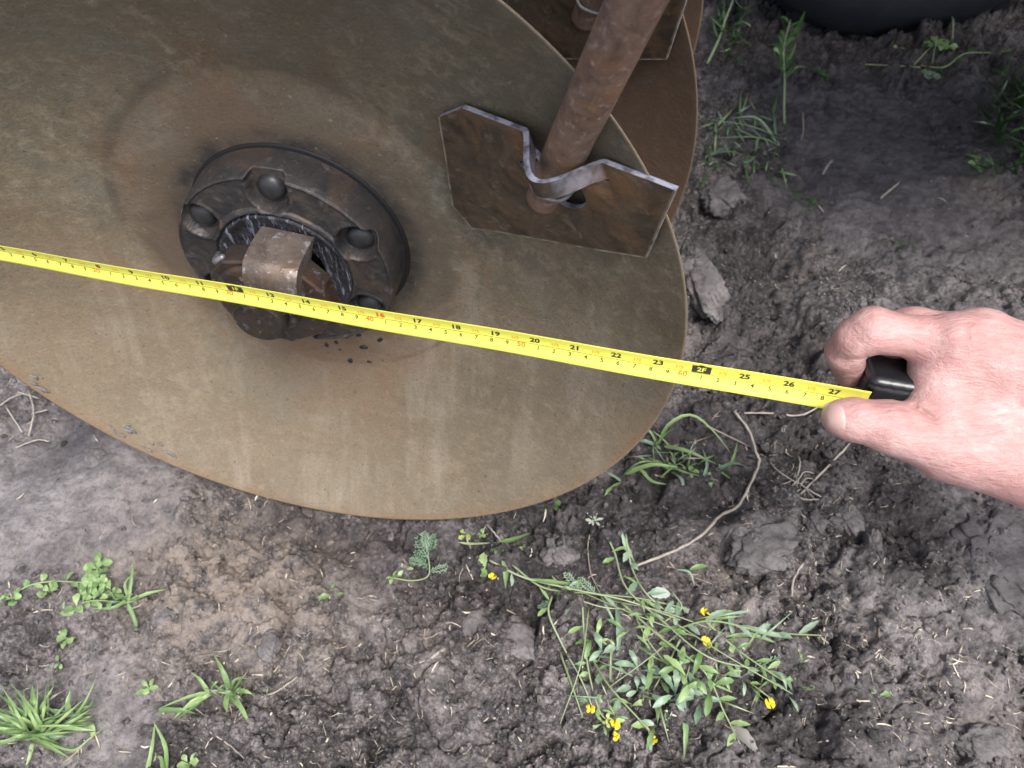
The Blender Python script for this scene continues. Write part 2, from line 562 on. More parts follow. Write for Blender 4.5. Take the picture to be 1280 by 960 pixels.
def build_ground():
    nr, nc = 800, 980
    t = np.linspace(0, 1, nr)
    Yf = 0.04 + 1.60 * (0.55 * t + 0.45 * t * t)
    ext = [0.01 * 1.28 ** k for k in range(1, 42)]
    ext = np.cumsum(ext)
    ext = ext[ext < 90]
    Y = np.concatenate([Yf[0] - ext[::-1], Yf, Yf[-1] + ext])
    s = np.linspace(-1, 1, nc)
    hw = 0.46 + 0.36 * np.clip(Y, 0, 1.7)
    Xf = hw[:, None] * s[None, :]
    X = np.concatenate([Xf[:, :1] - ext[::-1][None, :], Xf, Xf[:, -1:] + ext[None, :]], 1)
    YY = np.repeat(Y[:, None], X.shape[1], 1)
    h, sm, c2 = ground_fields(X, YY)
    edge = np.clip((np.abs(X) - hw[:, None]) / 0.3, 0, 1) + np.clip((YY - Yf[-1]) / 0.3, 0, 1) + np.clip((Yf[0] - YY) / 0.3, 0, 1)
    h = h * (1 - 0.6 * np.clip(edge, 0, 1))
    global GRID
    k0, r0 = len(ext), len(ext)
    GRID = (Yf, s, h[r0:r0 + nr, k0:k0 + nc])
    R, C = X.shape
    V = np.stack([X, YY, h], -1).reshape(-1, 3)
    i, j = np.meshgrid(np.arange(R - 1), np.arange(C - 1), indexing='ij')
    Q = np.stack([i * C + j, i * C + j + 1, (i + 1) * C + j + 1, (i + 1) * C + j], -1).reshape(-1, 4)
    m = M('wet_soil')
    at = m.n('ShaderNodeAttribute', attribute_name='soil')
    sep = m.n('ShaderNodeSeparateColor')
    m.l(at.outputs['Color'], sep.inputs[0])
    smooth_m, tan_m, lump = sep.outputs[0], sep.outputs[1], sep.outputs[2]
    a = m.noise(9, 6, 0.65, 0.3)
    b = m.noise(48, 7, 0.7, 0.3)
    f = m.noise(260, 6, 0.75)
    g = m.noise(900, 3, 0.7)
    col = m.ramp(b, [(0.38, (0.028, 0.024, 0.024)), (0.50, (0.088, 0.077, 0.076)), (0.60, (0.270, 0.240, 0.234))])
    col = m.mix(m.ramp(a, [(0.4, 0.0), (0.66, 0.55)]), col, (0.175, 0.155, 0.153))
    col = m.mix(m.ramp(f, [(0.38, 0.8), (0.52, 0.0)]), col, (0.022, 0.019, 0.019))
    col = m.mix(m.ramp(f, [(0.53, 0.0), (0.64, 0.85)]), col, (0.360, 0.322, 0.308))
    mudc = m.mix(m.ramp(b, [(0.35, 0.0), (0.65, 1.0)]), (0.160, 0.141, 0.140), (0.350, 0.317, 0.315))
    mudc = m.mix(m.ramp(f, [(0.35, 0.5), (0.5, 0.0)]), mudc, (0.050, 0.044, 0.045))
    col = m.mix(m.math('MULTIPLY', smooth_m, 0.8), col, mudc)
    tn = m.math('MULTIPLY', tan_m, m.ramp(b, [(0.38, 0.0), (0.56, 0.8)]), clamp=True)
    col = m.mix(tn, col, (0.290, 0.238, 0.198))
    col = m.mix(m.ramp(g, [(0.60, 0.0), (0.70, 0.7)]), col, (0.38, 0.34, 0.31))
    col = m.mix(m.math('MULTIPLY', lump, 0.85), col, m.mix(1.0, col, (0.30, 0.285, 0.30), 'MULTIPLY'))  # mask darkens the soil colour
    wet = m.ramp(m.noise(16, 5, 0.6, 0.2, m.mp(loc=(4, 4, 4))), [(0.42, 0.0), (0.62, 1.0)])
    rg = m.math('SUBTRACT', 0.80, m.math('MULTIPLY', wet, 0.34))
    rg = m.math('SUBTRACT', rg, m.math('MULTIPLY', smooth_m, 0.12))
    rg = m.math('SUBTRACT', rg, m.math('MULTIPLY', lump, 0.12))
    m.bump(m.math('ADD', m.math('ADD', f, m.math('MULTIPLY', b, 0.6)), m.math('MULTIPLY', g, 0.35)), 1.0, 0.0030)
    m.set(col, rg, 0.0, 0.5)
    o = mesh_obj('ground', V, Q, m.m)
    ca = o.data.color_attributes.new('soil', 'FLOAT_COLOR', 'POINT')
    tan = np.clip(blobs(X, YY, TAN), 0, 1.2)
    dark_m = np.clip(blobs(X, YY, DARK_SOIL) * 1.0 + 0.55 * fbm(X * 16, YY * 16, 4, 41), 0, 1)
    colr = np.stack([np.clip(sm, 0, 1), tan, dark_m, np.ones_like(sm)], -1).reshape(-1).astype(np.float32)
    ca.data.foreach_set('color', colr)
    o['kind'] = 'structure'
    return m.m


soil_mat = build_ground()


def gz(x, y):
    """height of the built ground sheet (bilinear look-up)"""
    Yr, S, H = GRID
    fy = min(max(np.searchsorted(Yr, y) - 1, 0), len(Yr) - 2)
    ty = min(max((y - Yr[fy]) / (Yr[fy + 1] - Yr[fy]), 0), 1)
    hw = 0.46 + 0.36 * min(max(y, 0), 1.7)
    q = (x / hw + 1) / 2 * (len(S) - 1)
    fx = int(min(max(math.floor(q), 0), len(S) - 2))
    tx = min(max(q - fx, 0), 1)
    a, b, c, d = H[fy, fx], H[fy, fx + 1], H[fy + 1, fx], H[fy + 1, fx + 1]
    return float((a * (1 - tx) + b * tx) * (1 - ty) + (c * (1 - tx) + d * tx) * ty)


def G(u, v, lift=0.0):
    """ground point under photo pixel u, v (plus a lift above the soil)"""
    z = lift
    for _ in range(3):
        p = g0(u, v, z)
        z = gz(p[0], p[1]) * 0.6 + lift
    return np.array([p[0], p[1], z])


# loose crumbs of soil: uncountable, one object each
def icos():
    t = (1 + 5 ** .5) / 2
    v = np.array([(-1, t, 0), (1, t, 0), (-1, -t, 0), (1, -t, 0), (0, -1, t), (0, 1, t), (0, -1, -t), (0, 1, -t), (t, 0, -1), (t, 0, 1), (-t, 0, -1), (-t, 0, 1)])
    v /= np.linalg.norm(v[0])
    f = np.array([(0, 11, 5), (0, 5, 1), (0, 1, 7), (0, 7, 10), (0, 10, 11), (1, 5, 9), (5, 11, 4), (11, 10, 2), (10, 7, 6), (7, 1, 8), (3, 9, 4), (3, 4, 2), (3, 2, 6), (3, 6, 8), (3, 8, 9), (4, 9, 5), (2, 4, 11), (6, 2, 10), (8, 6, 7), (9, 8, 1)])
    return v, f


def subdiv(v, f):
    v = [tuple(x) for x in v]
    d = {}
    out = []

    def mid(a, b):
        k = (min(a, b), max(a, b))
        if k not in d:
            p = (np.array(v[a]) + np.array(v[b]))
            p /= np.linalg.norm(p)
            v.append(tuple(p))
            d[k] = len(v) - 1
        return d[k]
    for a, b, c in f:
        x, y, z = mid(a, b), mid(b, c), mid(c, a)
        out += [(a, x, z), (b, y, x), (c, z, y), (x, y, z)]
    return np.array(v), np.array(out)


def scatter_xy(rs, n):
    """even over what the picture shows, denser where it is near"""
    v = rs.uniform(330, 1040, n)
    sel = rs.uniform(0, 1, n) < 0.3
    v[sel] = rs.uniform(-40, 400, sel.sum())
    u = rs.uniform(-120, 1400, n)
    P = np.array([g0(a, b) for a, b in zip(u, v)])
    return P[:, 0], P[:, 1]


def build_crumbs():
    rs = np.random.RandomState(5)
    n = 34000
    x, y = scatter_xy(rs, n)
    h, sm, c2 = ground_fields(x, y)
    gritty = blobs(x, y, [(255, 625, .04, 2.5), (300, 760, .1, 1.8), (420, 800, .1, 1.2), (560, 830, .1, 1), (850, 720, .09, 1.2), (1100, 700, .1, .8), (980, 400, .12, .8)])
    keep = rs.uniform(0, 1, n) < np.clip((1 - sm) * 0.7 + 0.25 * gritty + 0.03, 0, 1)
    x, y, h = x[keep], y[keep], h[keep]
    n = len(x)
    bv, bf = icos()
    r = 0.0008 + 0.0040 * rs.uniform(0, 1, n) ** 3.4
    r = np.where(rs.uniform(0, 1, n) < 0.006, r + 0.002, r)
    V = bv[None] * (1 + 0.45 * rs.uniform(-1, 1, (n, 12, 1)))
    V = V * np.stack([rs.uniform(.7, 1.2, n), rs.uniform(.7, 1.2, n), rs.uniform(.5, .9, n)], -1)[:, None]
    a = rs.uniform(0, 6.28, n)
    ca, sa = np.cos(a)[:, None], np.sin(a)[:, None]
    X = V[..., 0] * ca - V[..., 1] * sa
    Y = V[..., 0] * sa + V[..., 1] * ca
    V = np.stack([X, Y, V[..., 2]], -1) * r[:, None, None] + np.stack([x, y, h + r * 0.35], -1)[:, None]
    Fc = bf[None] + (np.arange(n) * 12)[:, None, None]
    o = mesh_obj('loose_soil_crumbs', V.reshape(-1, 3), Fc.reshape(-1, 3), soil_mat, smooth=False)
    ca = o.data.color_attributes.new('soil', 'FLOAT_COLOR', 'POINT')
    tn = np.clip(blobs(x, y, TAN) * rs.uniform(0.3, 1.6, n), 0, 1.4)
    cv = np.stack([np.zeros(n), tn, np.clip(blobs(x, y, DARK_SOIL) + rs.uniform(-.5, .3, n), 0, 1), np.ones(n)], -1)
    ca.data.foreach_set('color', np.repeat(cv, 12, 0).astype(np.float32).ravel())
    tag(o, 'fine dark crumbs of soil strewn over the mud', 'soil')
    o['kind'] = 'stuff'


build_crumbs()

sm_ = M('dry_straw')
_n = sm_.noise(55, 3, 0.7)
_n2 = sm_.noise(400, 3, 0.7)
straw_mat = sm_.set(sm_.mix(sm_.ramp(_n2, [(0.4, 0.35), (0.6, 0.0)]), sm_.ramp(_n, [(0.34, (0.20, 0.16, 0.12)), (0.46, (0.42, 0.35, 0.27)), (0.58, (0.68, 0.61, 0.50))]), (0.12, 0.10, 0.08)), 0.7, 0.0, 0.3)
twig_mat = mat_plain('dry_stalk', (0.33, 0.29, 0.245), 0.7, var=0.3, scale=200)


def build_litter():
    rs = np.random.RandomState(9)
    n = 6500
    x, y = scatter_xy(rs, n)
    den = blobs(x, y, [(500, 900, .12, 1), (580, 930, .08, 1), (440, 830, .1, .7), (330, 900, .1, 1), (290, 650, .06, .7), (20, 510, .05, 1.5), (1000, 700, .12, .6), (1160, 860, .12, .8), (980, 610, .06, 1), (900, 740, .08, .8),
                       (40, 800, .08, .5), (760, 900, .1, .6), (1010, 350, .08, .8), (1230, 250, .08, 1)])
    keep = rs.uniform(0, 1, n) < np.clip(0.15 + den, 0, 1)
    x, y = x[keep], y[keep]
    n = len(x)
    L = 0.0015 + 0.018 * rs.uniform(0, 1, n) ** 3.6
    wd = 0.00028 + 0.0009 * rs.uniform(0, 1, n) ** 2.5
    a = rs.uniform(0, 6.28, n)
    bend = rs.uniform(-.35, .35, n) * L
    V, Fc = [], []
    k = 5
    for i in range(n):
        t = np.linspace(-.5, .5, k)
        dx, dy = math.cos(a[i]), math.sin(a[i])
        cx = x[i] + t * L[i] * dx - bend[i] * (t * t) * 2 * dy
        cy = y[i] + t * L[i] * dy + bend[i] * (t * t) * 2 * dx
        cz = np.array([gz(q, w_) for q, w_ in zip(cx, cy)])
        cz = 0.5 * cz + 0.5 * max(cz.min(), cz.mean()) + 0.0009 + t * rs.uniform(-.15, .15) * L[i]
        b = len(V)
        for j in range(k):
            ww = wd[i] * (1 - 0.5 * abs(t[j]) * 1.5)
            V += [(cx[j] - dy * ww, cy[j] + dx * ww, cz[j]), (cx[j], cy[j], cz[j] + ww * 0.9), (cx[j] + dy * ww, cy[j] - dx * ww, cz[j]), (cx[j], cy[j], cz[j] - ww * .9)]
        for j in range(k - 1):
            for q in range(4):
                q2 = (q + 1) % 4
                Fc.append((b + j * 4 + q, b + j * 4 + q2, b + j * 4 + 4 + q2, b + j * 4 + 4 + q))
        Fc.append((b, b + 1, b + 2, b + 3))
        e = b + 4 * (k - 1)
        Fc.append((e + 3, e + 2, e + 1, e))
    o = mesh_obj('straw_litter', np.array(V), np.array(Fc), straw_mat)
    tag(o, 'short pale bits of straw and dead roots scattered over the mud', 'straw')
    o['kind'] = 'stuff'


build_litter()

# ------------------------------------------------------------------ harrow discs
steel = mat_disc()
rear_steel = mat_disc(True)
flange_mat = mat_rust('flange_iron', (0.060, 0.052, 0.048), (0.200, 0.175, 0.155), (0.085, 0.058, 0.042), (0.026, 0.026, 0.029), 0.5, 0.3, 1.6, 0.7)
grease_mat = None


def mat_grease():
    m = M('black_grease')
    a = m.noise(120, 7, 0.75, 1.2)
    s = m.noise(1, 5, 0.7, 0.4, m.mp(scale=(420, 60, 60), rot=(0, 0, 0.6)))
    c = m.mix(m.ramp(a, [(0.4, 0.0), (0.6, 1.0)]), (0.012, 0.012, 0.015), (0.040, 0.040, 0.046))
    c = m.mix(m.ramp(s, [(0.54, 0.0), (0.64, 0.85)]), c, (0.28, 0.31, 0.38))
    m.bump(m.math('ADD', a, s), 0.6, 0.0015)
    return m.set(c, m.ramp(a, [(0.35, 0.22), (0.65, 0.5)]), 0.0, 0.5)


grease_mat = mat_grease()
bolt_mat = mat_plain('dark_bolt_iron', (0.030, 0.030, 0.033), 0.42, 0.3, 0.5, 0.35, 90, 0.3)
nut_mat = mat_rust('nut_iron', (0.070, 0.056, 0.047), (0.40, 0.40, 0.44), (0.105, 0.060, 0.036), (0.034, 0.028, 0.026), 0.42, 0.45, 1.5, 0.85)


saddle_mat = mat_rust('lit_saddle_iron', (0.190, 0.155, 0.135), (0.50, 0.50, 0.56), (0.160, 0.100, 0.065), (0.085, 0.066, 0.056), 0.40, 0.35, 1.9, 0.9)  # paler iron with painted highlights


def dish_profile():
    def sph(r):
        return -(D_DISC - (RS - math.sqrt(RS * RS - r * r)))
    P = [(0.0005, -0.075)]
    for r in np.linspace(0.03, 0.2845, 72):
        q = min(1, max(0, (r - 0.122) / 0.034))
        q = q * q * (3 - 2 * q)
        P.append((r, -0.075 * (1 - q) + sph(r) * q))
    P += [(0.2885, sph(0.2885) - 0.0001), (0.2897, -0.0006), (0.2900, -0.0012), (0.2896, -0.0020)]
    for r in np.linspace(0.286, 0.142, 30):
        P.append((r, sph(r) - 0.0055))
    P += [(0.137, -0.0805), (0.001, -0.0805)]
    return P


def flange_mesh():
    NR, NT = 150, 420
    rr = np.concatenate([np.linspace(0.030, 0.0775, 100), np.linspace(0.078, 0.0905, 50)])
    th = np.linspace(0, 2 * math.pi, NT, endpoint=False)
    Rr, Th = np.meshgrid(rr, th, indexing='ij')
    prof_r = [0.030, 0.0355, 0.0365, 0.0475, 0.0490, 0.0510, 0.0530, 0.0545, 0.0770, 0.0782, 0.0796, 0.0806, 0.0811, 0.0814, 0.0818, 0.0905]
    prof_z = [-.052, -.052, -.053, -.053, -.0455, -.0425, -.0430, -.0450, -.0452, -.0440, -.0452, -.0500, -.0560, -.0640, -.0750, -.0950]
    z = np.interp(Rr, prof_r, prof_z)
    x, y = Rr * np.cos(Th), Rr * np.sin(Th)
    for k in range(6):
        a = math.radians(28 + 60 * k)
        ca, sa = math.cos(a), math.sin(a)
        al = x * ca + y * sa
        tg = -x * sa + y * ca
        d = np.hypot(np.where(al > 0.0655, np.where(al > (0.0735 if k == 1 else 0.067), al - (0.0735 if k == 1 else 0.067), 0), al - 0.0655), tg)
        pocket = np.clip((0.0142 - d) / 0.0014, 0, 1)
        floor = np.minimum(z, -0.0535)
        lip = 0.0010 * np.exp(-((d - 0.0158) / 0.0013) ** 2) * (al < 0.072)
        z = z * (1 - pocket) + floor * pocket + lip * (Rr < 0.078)
    z = z + 0.0005 * fbm(x * 90, y * 90, 3, 5) * (Rr < 0.084) + 0.0004 * fbm(x * 300, y * 300, 2, 6)
    V = np.stack([x, y, z], -1).reshape(-1, 3)
    i, j = np.meshgrid(np.arange(NR - 1), np.arange(NT), indexing='ij')
    j2 = (j + 1) % NT
    Q = np.stack([i * NT + j, (i + 1) * NT + j, (i + 1) * NT + j2, i * NT + j2], -1).reshape(-1, 4)
    return V, Q


def prism(outline, z0, z1, bev=0.001, cx=0.0, cy=0.0):
    """outline: list of (x, y) ccw; solid from z0 to z1 with a bevelled top"""
    o = np.array(outline, float)
    c = o.mean(0)
    ins = c + (o - c) * (1 - bev / np.linalg.norm(o - c, axis=1).mean())
    n = len(o)
    V = [(*p, z0) for p in o] + [(*p, z1 - bev) for p in o] + [(*p, z1) for p in ins]
    Fc = [tuple(range(n - 1, -1, -1))]
    for k in range(2):
        for i in range(n):
            j = (i + 1) % n
            Fc.append((k * n + i, k * n + j, (k + 1) * n + j, (k + 1) * n + i))
    Fc.append(tuple(2 * n + i for i in range(n)))
    return V, Fc


def make_disc(label, s, detail):
    t = thing('harrow_disc', label, 'disc blade', matrix=disc_matrix(s))
    V, Q = revolve(dish_profile(), 256)
    mesh_obj('blade', V, Q, steel if detail else rear_steel, t)
    # spool behind the blade, on the gang bolt
    V, Q = revolve([(0.02, -0.0812), (0.075, -0.0812), (0.078, -0.086), (0.075, -0.095), (0.045, -0.110), (0.040, -0.200), (0.060, -0.2335), (0.02, -0.2335)], 48)
    mesh_obj('spool', V, Q, flange_mat, t)
    if not detail:
        return t
    V, Q = flange_mesh()
    fl = mesh_obj('flange', V, Q, flange_mat, t)
    fl.location = (0.0005, 0.002, 0)
    # black ring painting the shadow in the gap between flange and blade
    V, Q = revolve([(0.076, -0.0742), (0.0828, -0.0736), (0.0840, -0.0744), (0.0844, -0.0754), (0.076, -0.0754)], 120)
    gap_ring = mesh_obj('gap_shade_ring', V, Q[:, ::-1], mat_plain('gap_black', (0.006, 0.006, 0.007), 0.6), fl)
    gap_ring.location = (0.0014, 0.0010, 0)
    for k in range(6):
        a = math.radians(28 + 60 * k)
        V, Q = revolve([(0.0, -0.0475), (0.003, -0.0476), (0.006, -0.0484), (0.0085, -0.0502), (0.0098, -0.0525), (0.0101, -0.0545)][::-1], 28)
        b = mesh_obj('bolt_head', V, Q, bolt_mat, fl)
        b.location = (0.0665 * math.cos(a), 0.0665 * math.sin(a), 0.0006)
    # greasy bearing ring in the middle
    V, Q = revolve([(0.0505, -0.056), (0.0500, -0.0450), (0.0490, -0.0440), (0.0470, -0.0440), (0.0455, -0.0455), (0.0370, -0.0462), (0.030, -0.0465)], 120)
    V = V + np.array([0, 0, 1.0]) * (0.0013 * fbm(V[:, 0] * 110, V[:, 1] * 160, 3, 4))[:, None]
    mesh_obj('bearing_ring', V, Q[:, ::-1], grease_mat, t)
    # irregular eight-sided lock plate under the nut
    octo = [(-0.0405, 0.019), (-0.043, 0.002), (-0.0375, -0.022), (-0.020, -0.040), (0.0065, -0.0455), (0.033, -0.030), (0.0435, -0.009), (0.041, 0.014), (0.026, 0.031), (-0.003, 0.036), (-0.028, 0.032)][::-1]
    octo = octo[::-1]
    V, Fc = prism(octo, -0.030, -0.0125, 0.0016)
    mesh_obj('lock_plate', V, Fc, nut_mat, t, smooth=False)
    # nut: round face with a square-shouldered block standing on its upper side
    V, Q = revolve([(0.0385, -0.030), (0.0385, -0.0130), (0.0375, -0.0100), (0.0345, -0.0085), (0.0, -0.0080)], 72)
    n1 = mesh_obj('nut', V * np.array([0.80, 0.86, 1]) + np.array([-0.009, -0.002, 0]), Q, nut_mat, t)
    # curved saddle over the shaft end, its lit upper side put into the paler colour
    Vv, Ff = [], []
    A = np.linspace(math.radians(16), math.radians(128), 15)
    L0, L1 = -0.0145, 0.0225
    xs = np.linspace(L0, L1, 9)
    for ring_, (yy0, zz0, ry, rz) in enumerate([(0.000, -0.046, 0.0480, 0.0475)]):
        pass
    # cross-section in (y, z): rises off the plate, rounds over and drops down the front
    sec = [(0.0385, -0.044), (0.0395, -0.036), (0.0402, -0.026), (0.0398, -0.0165), (0.0385, -0.0090), (0.0335, -0.0035), (0.0270, -0.0008), (0.0200, -0.0005), (0.0150, -0.0012), (0.0140, -0.012)]
    sec = spline([(0, a, b) for a, b in sec], 3)[:, 1:]
    for x in xs:
        k = 1.0 - 0.03 * (abs(x - 0.003) / 0.02) ** 4
        for a, b in sec:
            Vv.append((x - 0.10 * (a - 0.03) * 0 + 0.006, a * k - 0.12 * x, b - 0.0010 * (abs(x - 0.003) / 0.02) ** 6))
    ns = len(sec)
    for i in range(len(xs) - 1):
        for j in range(ns - 1):
            Ff.append((i * ns + j, i * ns + j + 1, (i + 1) * ns + j + 1, (i + 1) * ns + j))
    Ff.append(tuple(range(ns - 1, -1, -1)))
    Ff.append(tuple((len(xs) - 1) * ns + j for j in range(ns)))
    sd = mesh_obj('saddle', Vv, Ff, saddle_mat, t)
    es = sd.modifiers.new('split', 'EDGE_SPLIT')
    es.split_angle = math.radians(40)
    # shaft end
    cx, cy = -0.0055, -0.0085
    ang = np.linspace(0, 2 * math.pi, 40, endpoint=False)
    so = [(cx + 0.0195 * math.cos(a) * (1 - .05 * (math.cos(a) > .6)), cy + 0.0195 * math.sin(a)) for a in ang]
    V, Fc = prism(so, -0.012, 0.0035, 0.0018)
    sh = mesh_obj('shaft_end', V, Fc, nut_mat, t)
    sh.data.polygons.foreach_set('use_smooth', [len(p.vertices) == 4 for p in sh.data.polygons])
    # bent locking tab left of the saddle
    V, Fc = tube([(-0.047, 0.012, -0.040), (-0.0445, 0.014, -0.030), (-0.036, 0.024, -0.020), (-0.028, 0.033, -0.017)], [0.0022, 0.0026, 0.0026, 0.0018], 8)
    mesh_obj('locking_tab', V, Fc, mat_plain('worn_grey_iron', (0.25, 0.24, 0.26), 0.45, 0.5, 0.5, 0.4, 200), t)
    return t


def mud_patch(parent, pts, seed, amp):
    rs = np.random.RandomState(seed)
    bv, bf = subdiv(*icos())
    V, Fc = [], []
    for (a, b, d, r, fl) in pts:
        v = bv * (1 + 0.3 * rs.uniform(-1, 1, (len(bv), 1))) * np.array([r * 1.6, r, r * fl])
        an = rs.uniform(0, 3)
        v = np.stack([v[:, 0] * math.cos(an) - v[:, 1] * math.sin(an), v[:, 0] * math.sin(an) + v[:, 1] * math.cos(an), v[:, 2]], -1) + np.array([a, b, d])
        Fc.append(bf + sum(len(x) for x in V))
        V.append(v)
    o = mesh_obj('stuck_mud', np.vstack(V), np.vstack(Fc), mud_mat, parent)
    o['kind'] = 'stuff'
    return o


mud_mat = mat_plain('grey_mud', (0.190, 0.178, 0.178), 0.6, var=0.35, scale=220, bump=0.8)
d1 = make_disc('large nearest concave steel disc with the hub, under the yellow tape', 0.0, True)


def sphd(r):
    return -(D_DISC - (RS - math.sqrt(max(RS * RS - r * r, 0))))


# dried mud smeared on the lower left rim of the near disc
pts = []
rs = np.random.RandomState(3)
for u0, v0, k, sp in [(45, 484, 7, 8), (162, 550, 9, 12), (198, 568, 8, 10)]:
    for q in range(k):
        t_ = rs.normal(0, sp)
        base = px2disc(u0 + t_, v0 + 0.56 * t_, 0)
        r = math.hypot(base[0], base[1])
        rad = 0.2862 - abs(rs.normal(0, 0.0050))
        a, b = base[0] / r * rad, base[1] / r * rad
        pts.append((a, b, sphd(rad) + 0.0003, 0.0012 + 0.0030 * rs.uniform() ** 1.5, 0.12))
mud_patch(d1, pts, 4, 1)
# black grease drips under the hub
pts = []
for u0, v0, r in [(438, 451, .0022), (433, 420, .0025), (455, 434, .0028), (462, 452, .0016), (448, 419, .0018), (475, 425, .0020), (420, 428, .0016), (408, 431, .0018), (587, 598, .0020), (425, 437, .0010)]:
    q = px2disc(u0, v0, -0.0748)
    rq = math.hypot(q[0], q[1])
    pts.append((q[0], q[1], (-0.0748 if rq < .137 else sphd(rq)), r * 0.95, 0.35))
gd = mud_patch(d1, pts, 6, 1)
gd.name = 'grease_drip'
gd.data.materials[0] = bolt_mat
d2 = make_disc('second rusty disc, showing behind the right edge of the near one', SPACING, False)
d3 = make_disc('third disc of the row, only a brown strip at the top behind the second', 2 * SPACING, False)

# ------------------------------------------------------------------ scrapers
def edge_mask(mat, col_node_from=None):
    """bluish sky reflection painted on the upper and outer cut faces of the plate"""
    t = mat.node_tree
    b = t.nodes['Principled BSDF']
    src = b.inputs['Base Color'].links[0].from_socket
    tc = t.nodes.new('ShaderNodeTexCoord')
    sx = t.nodes.new('ShaderNodeSeparateXYZ')
    t.links.new(tc.outputs['Normal'], sx.inputs[0])
    mr = t.nodes.new('ShaderNodeMapRange')
    mr.inputs[1].default_value, mr.inputs[2].default_value = 0.5, 0.75
    ab = t.nodes.new('ShaderNodeMath')
    ab.operation = 'MULTIPLY_ADD'
    ab.inputs[1].default_value = 0.72
    ab.inputs[2].default_value = 0.0
    t.links.new(sx.outputs[0], ab.inputs[0])
    mxm = t.nodes.new('ShaderNodeMath')
    mxm.operation = 'MAXIMUM'
    t.links.new(sx.outputs[1], mxm.inputs[0])
    t.links.new(ab.outputs[0], mxm.inputs[1])
    t.links.new(mxm.outputs[0], mr.inputs[0])
    nz = t.nodes.new('ShaderNodeTexNoise')
    nz.inputs['Scale'].default_value = 130
    t.links.new(tc.outputs['Object'], nz.inputs['Vector'])
    cr = t.nodes.new('ShaderNodeValToRGB')
    cr.color_ramp.elements[0].position, cr.color_ramp.elements[0].color = 0.36, (0.10, 0.095, 0.11, 1)
    cr.color_ramp.elements[1].position, cr.color_ramp.elements[1].color = 0.55, (0.30, 0.30, 0.37, 1)  # bluish sky sheen in the edge colour
    t.links.new(nz.outputs['Fac'], cr.inputs[0])
    mx = t.nodes.new('ShaderNodeMix')
    mx.data_type = 'RGBA'
    t.links.new(mr.outputs[0], mx.inputs[0])
    t.links.new(cr.outputs[0], mx.inputs[7])
    at = t.nodes.new('ShaderNodeAttribute')
    at.attribute_name = 'wear'
    m0 = t.nodes.new('ShaderNodeMix')
    m0.data_type = 'RGBA'
    m0.inputs[7].default_value = (0.34, 0.28, 0.20, 1)
    t.links.new(at.outputs['Fac'], m0.inputs[0])
    t.links.new(src, m0.inputs[6])
    t.links.new(m0.outputs[2], mx.inputs[6])
    t.links.new(mx.outputs[2], b.inputs['Base Color'])


plate_mat = mat_rust('scraper_plate_steel', (0.100, 0.072, 0.047), (0.220, 0.190, 0.140), (0.160, 0.085, 0.040), (0.034, 0.026, 0.019), 0.48, 0.15, 1.3, 0.7)
edge_mask(plate_mat)
edge_mat = mat_rust('cut_steel_edge', (0.22, 0.21, 0.22), (0.40, 0.40, 0.44), (0.20, 0.15, 0.12), (0.12, 0.11, 0.12), 0.4, 0.3, 2.0, 0.6)
pipe_mat = mat_rust('rusted_pipe', (0.250, 0.165, 0.125), (0.52, 0.43, 0.39), (0.270, 0.140, 0.070), (0.110, 0.072, 0.058), 0.42, 0.2, 2.2, 0.85)


def scraper_points():
    A = px2disc(590, 285, -0.064)
    B = px2disc(808, 323, -0.006)
    C = px2disc(577, 133, -0.044)
    n = np.cross(B - A, C - A)
    n /= np.linalg.norm(n)
    if n[2] < 0:
        n = -n
    ex = (B - A) / np.linalg.norm(B - A)
    ey = np.cross(n, ex)

    def on(u, v):
        # intersect pixel ray with the plate plane
        r = ray(u, v)
        o = np.array([-(DC @ DH), -(DC @ DG), -(DC @ DN)])
        d = np.array([r @ DH, r @ DG, r @ DN])
        t = (A - o) @ n / (d @ n)
        p = o + d * t - A
        return np.array([p @ ex, p @ ey])
    return A, ex, ey, n, on


SA, SX, SY, SN, s_on = scraper_points()
sc_m = Matrix.Identity(4)
for i in range(3):
    sc_m[i][0], sc_m[i][1], sc_m[i][2], sc_m[i][3] = SX[i], SY[i], SN[i], SA[i]


